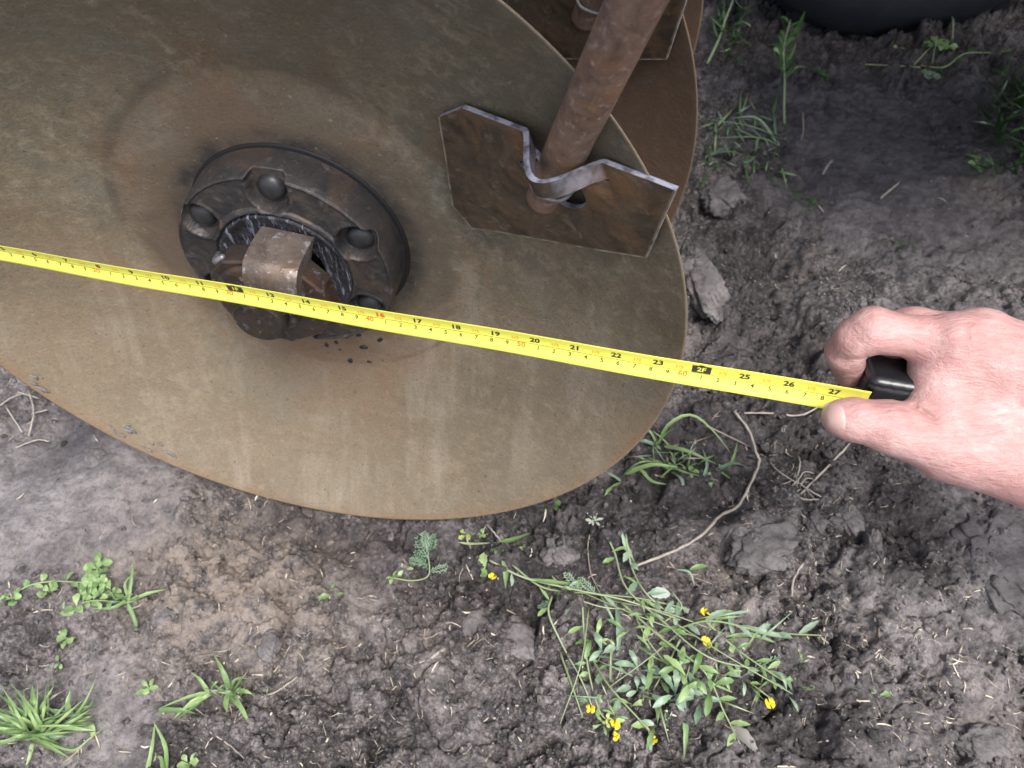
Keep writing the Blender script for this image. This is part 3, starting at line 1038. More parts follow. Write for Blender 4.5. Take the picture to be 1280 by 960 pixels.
def build_scraper(label):
    t = thing('disc_scraper', label, 'scraper', matrix=disc_matrix(0) @ sc_m)
    # outline in plate coordinates
    BL, BR, TR = s_on(590, 285), s_on(808, 323), s_on(845, 238)
    TL, L, Lb = s_on(577, 135), s_on(548, 147), s_on(566, 258)
    # pipe centre in plate coordinates at the top edge
    chan = s_on(693, 205)
    cx = chan[0] + 0.0100
    top = lambda x: TL[1] + (TR[1] - TL[1]) * (x - TL[0]) / (TR[0] - TL[0])
    bot = lambda x: np.interp(x, [L[0], Lb[0], BL[0], BR[0], TR[0]], [L[1], Lb[1], BL[1], BR[1], TR[1]])
    tpf = lambda x: np.interp(x, [L[0], TL[0], TR[0]], [L[1], TL[1], TR[1]])
    chan_w, chan_h = 0.0178, 0.0290
    hole_top, hole_bot = 0.0115, 0.040       # below the top edge

    def bulge(x, y):
        d = abs(x - cx) / chan_w
        b = 0.0
        if d < 1.35:
            b = chan_h * (0.5 + 0.5 * math.cos(min(1, d / 1.35) * math.pi)) ** 0.62
        ty = (tpf(x) - y)
        k = 1.0 if ty < hole_top else 0.0
        if ty >= hole_top:
            # the lip below the slit is dished a little
            k = 0.36 * math.exp(-((ty - hole_top) / 0.020) ** 2)
        return b * k + 0.0012 * vnoise(np.array([x * 30.0]), np.array([y * 30.0]), 9)[0]

    tth = 0.0034
    NU, NV = 236, 118

    def poly(pts, f):
        pts = np.array(pts)
        d = np.concatenate([[0], np.cumsum(np.linalg.norm(np.diff(pts, axis=0), axis=1))])
        d /= d[-1]
        return np.stack([np.interp(f, d, pts[:, 0]), np.interp(f, d, pts[:, 1])], -1)
    S_, T_ = np.linspace(0, 1, NU), np.linspace(0, 1, NV)
    ct, cb = poly([L, TL, TR], S_), poly([BL, BR], S_)
    cl, cr_ = poly([L, Lb, BL], T_), poly([TR, BR], T_)
    ss, tt = np.meshgrid(S_, T_, indexing='ij')
    ss, tt = ss[..., None], tt[..., None]
    XY = (1 - tt) * ct[:, None] + tt * cb[:, None] + (1 - ss) * cl[None] + ss * cr_[None] - (1 - ss) * (1 - tt) * L - ss * (1 - tt) * TR - (1 - ss) * tt * BL - ss * tt * BR
    V = np.array([(x, y, bulge(x, y)) for x, y in XY.reshape(-1, 2)])
    Fc = []
    for i in range(NU - 1):
        for j in range(NV - 1):
            a, b, c, d = i * NV + j, (i + 1) * NV + j, (i + 1) * NV + j + 1, i * NV + j + 1
            cc = V[[a, b, c, d]].mean(0)
            ty = tpf(cc[0]) - cc[1]
            dx = (cc[0] - cx + 0.0145) / 0.0245
            if ty > hole_top + 0.55 * max(0.0, cx - 0.010 - cc[0]) and abs(dx) < 1 and ty < hole_top + 0.0375 * math.sqrt(1 - dx * dx):
                continue
            if hole_top - 0.0009 < ty < hole_top + 0.0012 and abs(cc[0] - cx) < 0.0245:
                continue
            Fc.append((a, d, c, b))
    o = mesh_obj('plate', V, Fc, None, t, mats=[plate_mat, plate_mat])
    wear = np.zeros(NU * NV)
    xy = XY.reshape(-1, 2)
    dist = np.full(len(xy), 9.0)
    for a, b in ((L, Lb), (Lb, BL), (BL, BR), (BR, TR)):
        ba = b - a
        tq = np.clip(((xy - a) @ ba) / (ba @ ba), 0, 1)
        dist = np.minimum(dist, np.linalg.norm(xy - a - tq[:, None] * ba, axis=1))
    nz_ = 0.6 + 0.8 * vnoise(xy[:, 0] * 220, xy[:, 1] * 220, 3) + 0.5 * vnoise(xy[:, 0] * 60, xy[:, 1] * 60, 4)
    wear = np.clip(1.2 - dist / 0.0013, 0, 1) * np.clip(nz_, 0, 1)
    ca = o.data.color_attributes.new('wear', 'FLOAT_COLOR', 'POINT')
    ca.data.foreach_set('color', np.repeat(wear[:, None], 4, 1).astype(np.float32).ravel())
    md = o.modifiers.new('solid', 'SOLIDIFY')
    md.thickness = tth
    md.offset = -1
    md.use_even_offset = False
    md.material_offset_rim = 1
    md.use_quality_normals = True
    es = o.modifiers.new('split', 'EDGE_SPLIT')
    es.split_angle = math.radians(38)
    # pipe, in plate coordinates
    inv = sc_m.inverted()

    def cam2plate(u, v, z):
        P = ray(u, v) * z - DC
        p = np.array([P @ DH, P @ DG, P @ DN, 1.0])
        return np.array(inv @ Vector(p[:3]))
    lo_, hi_ = 0.3, 0.7
    for _ in range(40):
        mid_ = (lo_ + hi_) / 2
        if cam2plate(686, 235, mid_)[2] > -0.0055:
            lo_ = mid_
        else:
            hi_ = mid_
    e0 = cam2plate(686, 235, lo_)
    e1 = cam2plate(795, 0, 0.318)
    ax = (e1 - e0) / np.linalg.norm(e1 - e0)
    # keep the pipe just behind the strap
    off = np.array([0, 0, 0.0])
    P0 = e0 + off
    prof = [(-0.014, 0.0098), (-0.0130, 0.0112), (-0.010, 0.0116), (0.012, 0.0116), (0.0135, 0.0118), (0.015, 0.0122), (0.019, 0.0122), (0.16, 0.0119), (0.18, 0.0119), (0.47, 0.0119)]
    prof = [(-0.0145, 0.0001)] + prof + [(0.4701, 0.0001)]
    V, Q = revolve([(r, s) for s, r in prof[::-1]], 48)
    # orient Z to ax
    q = Vector(ax).to_track_quat('Z', 'X').to_matrix()
    V = V @ np.array(q).T + P0
    o = mesh_obj('pipe_arm', V, Q[:, ::-1], pipe_mat, t)
    # pale welded collar just under the strap
    path = [(0.0135 * math.cos(a), 0.0135 * math.sin(a), 0.0115 + 0.0006 * math.sin(5 * a)) for a in np.linspace(0, 2 * math.pi, 40)]
    V, Fc = tube(path, 0.0014, 8, False)
    V = np.array(V) @ np.array(q).T + P0
    mesh_obj('weld_bead', V, Fc, edge_mat, t)
    return t, P0 + ax * 0.47


s1, arm_top = build_scraper('rusty scraper plate with notched strap and round pipe arm, over the near disc')
for k, lb in ((1, 'brown scraper behind the pipe arm, set against the second disc'), (2, 'hindmost scraper, standing before the third disc above the picture')):
    c = copy_tree(s1)
    c.matrix_world = disc_matrix(SPACING * k) @ sc_m
    c['label'] = lb

# frame beam that carries the scraper arms (overhead, out of the picture)
bp = np.array((disc_matrix(0) @ sc_m) @ Vector(arm_top))
bm_ = Matrix.Identity(4)
for i in range(3):
    bm_[i][0], bm_[i][1], bm_[i][2], bm_[i][3] = WH[i], WG[i], WN[i], bp[i]
V, Fc = prism([(-.035, -.035), (.035, -.035), (.035, .035), (-.035, .035)], -0.95, 0.10, 0.002)
fb = thing('frame_beam', 'square rusty beam overhead that the scraper arms hang from', 'beam', matrix=bm_)
mesh_obj('beam', V, Fc, pipe_mat, fb, smooth=False)

# ------------------------------------------------------------------ tape measure
TA = np.array([-0.47852855, -0.11747087, 0.57566829])
TB = np.array([0.0246319, 0.00448189, -0.00428279])
TBh = TB / np.linalg.norm(TB)
TW = 0.0162


def tape_frame(t):
    al = math.radians(np.interp(t, [0, 5, 27], [57, 53, 30]))
    N = np.array([0, math.sin(al), -math.cos(al)])
    N -= TBh * (N @ TBh)
    N /= np.linalg.norm(N)
    W_ = np.cross(N, TBh)
    if W_[1] < 0:
        W_ = -W_
    return N, W_


def tape_pt(t, s, lift=0.0):
    """t inches along, s across (-1 upper edge .. 1 lower edge)"""
    N, W_ = tape_frame(t)
    p = TA + TB * t + W_ * TW * (0.25 + s * 0.5)
    p = p + N * (0.0019 * (abs(s) ** 1.7) * 1.35 + lift + 0.0006 * math.sin(t * 0.9))
    return c2w(p)


def text_mesh(txt, bold=0.0):
    cu = bpy.data.curves.new('t', 'FONT')
    cu.body = txt
    cu.size = 1.0
    cu.offset = bold
    cu.align_x = 'CENTER'
    cu.resolution_u = 3
    o = bpy.data.objects.new('t', cu)
    scene.collection.objects.link(o)
    bpy.context.view_layer.update()
    me = o.to_mesh()
    V = [tuple(v.co)[:2] for v in me.vertices]
    Fc = [tuple(p.vertices) for p in me.polygons]
    o.to_mesh_clear()
    bpy.data.objects.remove(o)
    bpy.data.curves.remove(cu)
    return V, Fc


def put_text(acc, *a, **k):
    one = ([], [])
    put_text_(one, *a, **k)
    acc.append(one)


def put_text_(acc, txt, t, s, size, lift=0.00012, bold=0.02, wide=1.0):
    """size: capital height in metres"""
    V, Fc = text_mesh(txt, bold)
    k = size / 0.69
    b = len(acc[0])
    for x, y in V:
        acc[0].append(tape_pt(t + x * k * wide / 0.0254, s - (y - 0.345) * k / (TW * 0.5), lift))
    acc[1].extend([tuple(i + b for i in f) for f in Fc])


def put_quad(acc, t0, t1, s0, s1, lift=0.00010, n=4):
    b = len(acc[0])
    for i in range(n + 1):
        for j in range(3):
            acc[0].append(tape_pt(t0 + (t1 - t0) * i / n, s0 + (s1 - s0) * j / 2, lift))
    for i in range(n):
        for j in range(2):
            acc[1].append((b + i * 3 + j, b + i * 3 + j + 1, b + i * 3 + j + 4, b + i * 3 + j + 3))


def build_tape():
    m = M('yellow_tape_lacquer')
    a = m.noise(60, 4, 0.6)
    f = m.noise(900, 3, 0.7)
    c = m.mix(m.ramp(a, [(0.3, 0.0), (0.75, 0.4)]), (0.76, 0.73, 0.105), (0.68, 0.64, 0.12))
    c = m.mix(m.ramp(f, [(0.64, 0.0), (0.76, 0.5)]), c, (0.45, 0.38, 0.08))
    yel = m.set(c, 0.32, 0.0, 0.5)
    blackp = mat_plain('black_print', (0.035, 0.033, 0.02), 0.5, var=0.1)
    redp = mat_plain('orange_red_print', (0.75, 0.16, 0.02), 0.5, var=0.1)
    redf = mat_plain('faint_orange_print', (0.78, 0.36, 0.03), 0.5, var=0.1)
    t = thing('tape_measure', 'yellow steel tape stretched across the disc from a black case in the hand', 'tape measure', loc=tape_pt(27.6, 0))
    off = Vector(t.location)
    T0, T1, n, k = 0.0, 27.75, 160, 11
    V = [tape_pt(T0 + (T1 - T0) * i / n, -1 + 2 * j / (k - 1)) for i in range(n + 1) for j in range(k)]
    Fc = [(i * k + j, i * k + j + 1, (i + 1) * k + j + 1, (i + 1) * k + j) for i in range(n) for j in range(k - 1)]
    V = [np.array(v) - np.array(off) for v in V]
    bl = mesh_obj('blade', V, Fc, yel, t)
    md = bl.modifiers.new('solid', 'SOLIDIFY')
    md.thickness = 0.00014
    md.offset = 0
    blk, red, faint, yl, box = [], [], [], [], [([], []), ([], []), ([], [])]
    put_quad(box[0], T0, T1, 0.005, 0.035, 0.00022, 120)
    for i in range(1, 28):
        if i == 16:
            put_text(red, '16', i + 0.02, -0.36, 0.0036, 0.00022, 0.05, 1.25)
        elif i in (12, 24):
            bx_ = box[1 if i == 12 else 2]
            put_quad(bx_, i - 0.21, i + 0.23, -0.72, -0.03, 0.00020)
            put_quad(bx_, i - 0.06, i + 0.06, -0.82, -0.72, 0.00020)
            put_text(yl, '1F' if i == 12 else '2F', i + 0.01, -0.37, 0.0031, 0.00032, 0.03, 1.2)
        else:
            put_text(blk, str(i), i, -0.38, 0.0035, 0.00022, 0.034, 1.25)
        put_text(faint, '1/2', i - 0.5, -0.30, 0.0022, 0.00022, 0.02, 1.25)
    for c_ in range(1, 70):
        ti = c_ / 2.54
        if c_ % 10 == 0:
            put_text(red, str(c_), ti - 0.02, 0.22, 0.0029, 0.00022, 0.02, 1.35)
        else:
            put_text(blk, str(c_ % 10), ti + 0.02, 0.28, 0.0025, 0.00022, 0.016, 1.2)
    for nm, lst, mt in (('numeral', blk, blackp), ('red_numeral', red, redp), ('orange_fraction', faint, redf), ('foot_numeral', yl, yel), ('black_mark', box, blackp)):
        for acc in lst:
            o = mesh_obj(nm, [np.array(v) - np.array(off) for v in acc[0]], acc[1], mt, bl, smooth=False)
    return t, off


tape, tape_off = build_tape()


# ------------------------------------------------------------------ signed distance modelling (hand, case)
def nets(fn, lo, hi, h):
    """naive surface nets; fn(P) -> signed distance for an (N,3) array"""
    ax = [np.arange(a, b + h, h) for a, b in zip(lo, hi)]
    nx, ny, nz = map(len, ax)
    D = np.empty((nx, ny, nz), np.float32)
    Yg, Zg = np.meshgrid(ax[1], ax[2], indexing='ij')
    CH = 24
    for i0 in range(0, nx, CH):
        xs = ax[0][i0:i0 + CH]
        X = np.repeat(xs[:, None, None], ny, 1).repeat(nz, 2)
        P = np.stack([X, np.broadcast_to(Yg, X.shape), np.broadcast_to(Zg, X.shape)], -1).reshape(-1, 3)
        D[i0:i0 + len(xs)] = fn(P).reshape(X.shape)
    S = D < 0
    cnt = np.zeros((nx - 1, ny - 1, nz - 1), np.int8)
    for a in (0, 1):
        for b in (0, 1):
            for c in (0, 1):
                cnt += S[a:nx - 1 + a, b:ny - 1 + b, c:nz - 1 + c]
    act = (cnt > 0) & (cnt < 8)
    ids = -np.ones(act.shape, np.int64)
    I = np.argwhere(act)
    ids[act] = np.arange(len(I))
    acc = np.zeros((len(I), 3))
    w = np.zeros(len(I))
    corners = [(a, b, c) for a in (0, 1) for b in (0, 1) for c in (0, 1)]
    for i, p in enumerate(corners):
        for q in corners[i + 1:]:
            if sum(abs(x - y) for x, y in zip(p, q)) != 1:
                continue
            d0 = D[I[:, 0] + p[0], I[:, 1] + p[1], I[:, 2] + p[2]]
            d1 = D[I[:, 0] + q[0], I[:, 1] + q[1], I[:, 2] + q[2]]
            m = (d0 < 0) != (d1 < 0)
            t = np.where(m, d0 / np.where(m, d0 - d1, 1), 0)
            pt = np.array(p) + t[:, None] * (np.array(q) - np.array(p))
            acc += pt * m[:, None]
            w += m
    V = (I + acc / w[:, None]) * h + np.array([ax[0][0], ax[1][0], ax[2][0]])
    Fs = []
    for d in range(3):
        o1, o2 = (d + 1) % 3, (d + 2) % 3
        sl0 = [slice(None)] * 3
        sl1 = [slice(None)] * 3
        sl0[d], sl1[d] = slice(0, -1), slice(1, None)
        ch = S[tuple(sl0)] != S[tuple(sl1)]
        E = np.argwhere(ch)
        ok = (E[:, o1] > 0) & (E[:, o2] > 0) & (E[:, o1] < S.shape[o1] - 1) & (E[:, o2] < S.shape[o2] - 1)
        E = E[ok]
        q = []
        for a, b in ((0, 0), (1, 0), (1, 1), (0, 1)):
            e = E.copy()
            e[:, o1] -= a
            e[:, o2] -= b
            q.append(ids[e[:, 0], e[:, 1], e[:, 2]])
        q = np.stack(q, -1)
        flip = S[E[:, 0], E[:, 1], E[:, 2]]
        q[~flip] = q[~flip][:, ::-1]
        Fs.append(q)
    Fs = np.vstack(Fs)
    return V, Fs[:, ::-1] if False else Fs


def cone(P, a, b, ra, rb):
    ba = b - a
    l2 = ba @ ba
    t = np.clip(((P - a) @ ba) / l2, 0, 1)
    return np.linalg.norm(P - a - t[:, None] * ba, axis=1) - (ra + (rb - ra) * t)


def smin(a, b, k):
    h = np.clip(0.5 + 0.5 * (b - a) / k, 0, 1)
    return b + (a - b) * h - k * h * (1 - h)


def case_sdf():
    N, W_ = tape_frame(27.6)
    o = TA + TB * 27.62 + W_ * (TW * 0.25 - 0.003)
    hx, hw, hn = 0.030, 0.0140, 0.026

    def fn(P):
        q = P - o
        x = q @ TBh - hx
        y = q @ W_
        z = q @ N + 0.0240
        r = 0.0055
        # body with a sloping nose
        d = np.stack([np.abs(x) - hx + r, np.abs(y) - hw + r, np.abs(z) - hn + r], -1)
        D = np.linalg.norm(np.maximum(d, 0), axis=1) + np.minimum(d.max(1), 0) - r
        # grip ribs and side grooves
        rib = 0.0006 * np.cos(x * 2 * math.pi / 0.0055) * np.clip((np.abs(y) - 0.006) / 0.004, 0, 1)
        gr = 0.0010 * np.exp(-((np.abs(y) - 0.0085) / 0.0007) ** 2)
        # blade slot
        s = np.stack([np.abs(x + hx) - 0.004, np.abs(y - 0.003) - 0.0090, np.abs(z - 0.0240) - 0.0022], -1)
        S_ = np.linalg.norm(np.maximum(s, 0), axis=1) + np.minimum(s.max(1), 0)
        return np.maximum(D + gr, -S_)
    return fn, o + TBh * hx - N * 0.0240


fnc, cc = case_sdf()
V, Q = nets(fnc, cc - 0.045, cc + 0.045, 0.0011)
case_mat = M('black_rubber_case')
_f = case_mat.noise(700, 3, 0.6)
case_mat.bump(_f, 0.15, 0.0004)
case_mat = case_mat.set((0.012, 0.013, 0.015), 0.30, 0.0, 0.5)
mesh_obj('case', c2w(V) - np.array(tape_off), Q, case_mat, tape)


# ------------------------------------------------------------------ hand
def U(u, v, z):
    return ray(u, v) * z


def hand_sdf():
    def seg(P, pts):
        d = None
        for (p, q) in zip(pts[:-1], pts[1:]):
            e = cone(P, U(*p[:3]), U(*q[:3]), p[3] * p[2] / 995, q[3] * q[2] / 995)
            d = e if d is None else smin(d, e, 0.0035)
        return d

    index = [(1062, 465, .478, 19.5), (1057, 440, .462, 23.5), (1070, 424, .452, 25.5), (1090, 413, .447, 28.5), (1112, 417, .447, 25.5), (1150, 423, .447, 28), (1193, 429, .444, 36)]
    middle = [(1112, 472, .505, 20), (1103, 442, .490, 23), (1122, 417, .471, 27), (1142, 414, .467, 29.5), (1185, 422, .462, 31), (1226, 426, .450, 39)]
    ring = [(1150, 495, .522, 20), (1138, 468, .512, 22), (1152, 446, .498, 26), (1200, 446, .490, 28), (1262, 448, .470, 38)]
    little = [(1190, 505, .528, 18), (1180, 485, .520, 20), (1200, 474, .508, 23), (1285, 480, .490, 35)]
    thumb = [(1050, 522, .4475, 22.5), (1066, 524, .447, 27), (1108, 532, .445, 31.5), (1128, 538, .446, 31.5), (1185, 555, .449, 41), (1330, 582, .455, 66)]
    fan = [[(1193, 429, .444, 36), (1300, 475, .445, 46), (1440, 530, .447, 66)], [(1226, 426, .450, 38), (1320, 466, .452, 44), (1440, 520, .455, 62)],
           [(1262, 448, .470, 38), (1440, 530, .470, 60)], [(1285, 480, .490, 35), (1440, 545, .480, 55)],
           [(1172, 448, .452, 33), (1173, 500, .452, 35), (1176, 530, .452, 36), (1200, 560, .454, 40)], [(1210, 460, .455, 44), (1230, 540, .458, 50), (1330, 560, .46, 66)],
           [(1440, 540, .456, 78), (1560, 570, .450, 64), (1800, 625, .445, 74)]]

    def fn(P):
        body = None
        for f in fan:
            e = seg(P, f)
            body = e if body is None else smin(body, e, 0.010)
        body = smin(body, seg(P, thumb[3:]), 0.010)
        out = None
        for f, k in ((index, .006), (middle, .006), (ring, .006), (little, .006), (thumb, .005)):
            e = smin(seg(P, f), body, k)
            out = e if out is None else smin(out, e, 0.0012)
        u = P[:, 0] / P[:, 2] * 995 + 640
        v = P[:, 1] / P[:, 2] * 995 + 480
        front = P[:, 2] < 0.466
        # skin folds: short creases that follow the joints
        def crease(pts, wd, dep):
            d = None
            for a, b in zip(pts[:-1], pts[1:]):
                a_, b_ = np.array(a, float), np.array(b, float)
                q = np.stack([u, v], -1)
                ba = b_ - a_
                t = np.clip(((q - a_) @ ba) / (ba @ ba), 0, 1)
                e = np.linalg.norm(q - a_ - t[:, None] * ba, axis=1)
                d = e if d is None else np.minimum(d, e)
            return dep * np.exp(-(d / wd) ** 2) * front
        out = out + crease([(1141, 508), (1153, 514), (1168, 524)], 2.4, 0.0022)
        out = out + crease([(1168, 524), (1200, 545), (1250, 560)], 4, 0.0006)
        out = out + crease([(1040, 447), (1062, 452), (1084, 446)], 2.2, 0.0010)
        out = out + crease([(1207, 408), (1209, 424), (1204, 440)], 6, 0.0010)
        out = out + crease([(1098, 548), (1112, 530), (1108, 512)], 2.5, 0.0003)
        out = out + crease([(1120, 552), (1126, 534), (1120, 515)], 2.5, 0.0003)
        for a in range(5):
            out = out + crease([(1150 + 14 * a, 535 + 4 * a), (1185 + 18 * a, 548 + 5 * a)], 2.0, 0.00035)
        out = out - 0.0007 * np.exp(-(((u - 1189) / 13) ** 2 + ((v - 417) / 12) ** 2)) * front - 0.0009 * np.exp(-(((u - 1221) / 13) ** 2 + ((v - 416) / 12) ** 2)) * front
        out = out - 0.0005 * fbm(u / 26, v / 26, 3, 7)
        return out
    return fn


fnh = hand_sdf()
V, Q = nets(fnh, (0.150, -0.065, 0.395), (0.575, 0.115, 0.555), 0.0016)
ms = M('skin')
a = ms.noise(28, 5, 0.6, 0.3)
b = ms.noise(110, 5, 0.65, 0.2)
wr = ms.noise(1, 5, 0.65, 0.6, ms.mp(scale=(90, 330, 330), rot=(0.2, 0.1, 0.25)))
c = ms.ramp(a, [(0.33, (0.39, 0.215, 0.195)), (0.5, (0.48, 0.292, 0.268)), (0.68, (0.60, 0.400, 0.370))])
c = ms.mix(ms.ramp(b, [(0.4, 0.35), (0.6, 0.0)]), c, (0.47, 0.20, 0.19))
c = ms.mix(ms.ramp(wr, [(0.35, 0.45), (0.5, 0.0)]), c, (0.42, 0.20, 0.175))
pore = ms.noise(1300, 2, 0.6)
ms.bump(ms.math('ADD', ms.math('ADD', ms.math('MULTIPLY', wr, 1.2), ms.math('MULTIPLY', b, 0.8)), ms.math('MULTIPLY', pore, 0.3)), 0.75, 0.0014)
skin = ms.set(c, 0.42, 0.0, 0.45)
bs = skin.node_tree.nodes['Principled BSDF']
bs.inputs['Subsurface Weight'].default_value = 0.25
bs.inputs['Subsurface Radius'].default_value = (1.0, 0.35, 0.2)
bs.inputs['Subsurface Scale'].default_value = 0.004
hand_o = c2w(U(1440, 540, .46))
person = thing('person', 'bare hand and wrist reaching in from the right, pinching the black case of the tape', 'person', loc=tuple(hand_o))
mesh_obj('hand', c2w(V) - hand_o, Q, skin, person)

# sleeve cuff round the end of the forearm (out of the picture)
_p0, _p1 = c2w(U(1700, 602, .447)) - hand_o, c2w(U(2150, 705, .43)) - hand_o
_pts = [_p0 + (_p1 - _p0) * q for q in (0.0, 0.01, 0.03, 0.2, 0.5, 0.8, 1.0)]
_V, _F = tube(_pts, [0.0365, 0.0400, 0.0415, 0.0425, 0.046, 0.050, 0.053], 40, False)
_V = [np.array(v) + 0.0012 * np.array([0, 0, 1]) * math.sin(k * 0.9) for k, v in enumerate(_V)]
mesh_obj('sleeve', _V, _F, mat_plain('grey_cloth', (0.10, 0.11, 0.13), 0.85, var=0.2, scale=500), person)


def nail():
    V, Fc = [], []
    n, m_ = 15, 17
    pts = []
    for i in range(n):
        for j in range(m_):
            a, b = -1 + 2 * i / (n - 1), -1 + 2 * j / (m_ - 1)
            # rounded square
            a2 = a * math.sqrt(1 - 0.36 * b * b)
            b2 = b * math.sqrt(1 - 0.36 * a * a)
            u_, v_ = 1043.5 + 14.5 * a2 + 1.5 * b2, 521.5 + 18.5 * b2 + 2.0 * a2
            pts.append((u_, v_))
    z = np.full(len(pts), 0.40)
    R_ = np.array([ray(*p) for p in pts])
    for _ in range(90):
        d = fnh(R_ * z[:, None])
        z = z + np.clip(d, -0.002, 0.004) * 0.7
    z = np.minimum(z, np.median(z) + 0.0065)
    for k in range(len(pts)):
        i, j = divmod(k, m_)
        e = max(abs(-1 + 2 * i / (n - 1)), abs(-1 + 2 * j / (m_ - 1)))
        lift = 0.0007 * (1 - e ** 6) - 0.0003 * e ** 6
        V.append(c2w(R_[k] * (z[k] - lift)) - hand_o)
    for i in range(n - 1):
        for j in range(m_ - 1):
            q = i * m_ + j
            Fc.append((q, q + 1, q + m_ + 1, q + m_))
    o = mesh_obj('thumb_nail', V, Fc, nail_mat, person)
    return o


nm_ = M('finger_nail')
_a = nm_.noise(200, 3, 0.5)
nail_mat = nm_.set(nm_.mix(_a, (0.40, 0.245, 0.215), (0.47, 0.31, 0.28)), 0.45, 0.0, 0.5)
nail()

# ------------------------------------------------------------------ tyre in the upper right
def build_tyre():
    c = G(1120, 44, 0.0)
    ax = np.array([0.10, -1.0, 0.0])
    ax /= np.linalg.norm(ax)
    Rr, Wd = 0.36, 0.21
    t = thing('tractor_tyre', 'dark blue black tyre standing on the mud at the top edge', 'tyre', loc=(0, 0, 0))
    m = Matrix.Identity(4)
    zz = ax
    yy = np.array([0, 0, 1.0])
    xx = np.cross(yy, zz)
    ctr = np.array([c[0], c[1], Rr - 0.02]) - ax * 0.0
    for i in range(3):
        m[i][0], m[i][1], m[i][2], m[i][3] = xx[i], yy[i], zz[i], ctr[i]
    t.matrix_world = m
    prof = [(0.205, -0.005), (0.215, 0.004), (0.24, 0.010), (0.27, 0.014), (0.30, 0.012), (0.325, 0.004), (0.345, -0.008), (0.356, -0.022), (0.360, -0.04), (0.361, -0.17), (0.35, -0.2), (0.3, -0.215), (0.205, -0.2)]
    V, Q = revolve([(a, b) for a, b in spline([(a, b, 0) for a, b in prof], 4)[:, :2]], 128)
    rub = M('tyre_rubber')
    a = rub.noise(30, 5, 0.6)
    f = rub.noise(300, 3, 0.6)
    c_ = rub.mix(rub.ramp(a, [(0.4, 0.0), (0.7, 0.4)]), (0.012, 0.015, 0.022), (0.035, 0.036, 0.040))
    rub.bump(f, 0.2, 0.001)
    rub = rub.set(c_, 0.6, 0.0, 0.4)
    mesh_obj('tread_and_sidewall', V, Q[:, ::-1], rub, t)
    rim = mat_plain('rim_paint', (0.05, 0.05, 0.05), 0.5)
    V, Q = revolve([(0.0005, -0.06), (0.08, -0.055), (0.15, -0.03), (0.19, -0.01), (0.206, 0.002), (0.206, -0.19), (0.19, -0.19)], 64)
    mesh_obj('rim', V, Q[:, ::-1], rim, t)
    for k in range(30):
        a0 = 2 * math.pi * k / 30
        r0, r1 = 0.350, 0.3685
        pr = []
        for r_, z_, da in ((r0, -0.012, 0), (r0, -0.11, .13), (r1, -0.11, .13), (r1, -0.022, 0)):
            for sgn in (-1, 1):
                aa = a0 + da + sgn * 0.035
                pr.append((r_ * math.cos(aa), r_ * math.sin(aa), z_))
        b = mesh_obj('tread_lug', pr, [(0, 1, 3, 2), (2, 3, 5, 4), (4, 5, 7, 6), (6, 7, 1, 0), (0, 2, 4, 6), (1, 7, 5, 3)], rub, t, smooth=False)


build_tyre()

# ------------------------------------------------------------------ plants
green = mat_leaf('fresh_leaf', (0.120, 0.220, 0.075), (0.335, 0.460, 0.200), 0.38, 0.3)
bluegreen = mat_leaf('blue_green_leaf', (0.130, 0.220, 0.130), (0.300, 0.400, 0.285), 0.38, 0.25)
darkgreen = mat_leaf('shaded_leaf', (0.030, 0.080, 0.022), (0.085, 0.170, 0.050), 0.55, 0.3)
stem_mat = mat_leaf('plant_stem', (0.200, 0.260, 0.120), (0.340, 0.400, 0.230), 0.5, 0.1)
petal_mat = mat_leaf('yellow_petal', (0.78, 0.60, 0.02), (0.85, 0.72, 0.04), 0.5, 0.3)
dead_mat = mat_leaf('withered_leaf', (0.20, 0.17, 0.13), (0.33, 0.29, 0.24), 0.7, 0.1)
prng = random.Random(21)


def W3(u, v, h):
    return G(u, v, h)


def leaf_mesh(path, wprof, fold=0.25, roll=0.0, n=10, wav=0.0):
    """ribbon along a path; wprof gives half width along it"""
    P = spline(path, max(2, n // max(1, len(path) - 1)))
    T = np.gradient(P, axis=0)
    V, Fc = [], []
    m = len(P)
    for i, (p, t) in enumerate(zip(P, T)):
        t = t / (np.linalg.norm(t) + 1e-9)
        s = np.cross(t, [0, 0, 1.0])
        s /= np.linalg.norm(s) + 1e-9
        nn = np.cross(s, t)
        s2 = s * math.cos(roll) + nn * math.sin(roll)
        n2 = np.cross(s2, t)
        f = i / (m - 1)
        hw = wprof(f) * (1 + 0.10 * math.sin(f * 23 + path[0][0] * 900))
        wv = wav * math.sin(f * 17 + roll * 9)
        for q in (-1, -0.5, 0, 0.5, 1):
            V.append(p + s2 * hw * q * (1 + 0.1 * wv) + n2 * hw * (fold * abs(q) + 0.25 * wv * q))
    for i in range(m - 1):
        for j in range(4):
            a = i * 5 + j
            Fc.append((a, a + 1, a + 6, a + 5))
    return V, Fc


def grass_w(w_):
    return lambda f: w_ * (min(1, f * 6 + 0.45)) * (1 - f ** 2.2) + 0.00008


def spoon_w(w_):
    return lambda f: w_ * (0.10 + 0.9 * max(0, math.sin(math.pi * min(1, max(0, (f - 0.12) / 0.88)) ** 1.25)) ** 0.8) * (1 if f < 0.98 else 0.3)


def lance_w(w_):
    return lambda f: w_ * (0.06 + 0.94 * max(0.0, math.sin(math.pi * min(1.0, max(0.0, f)) ** 0.85)))


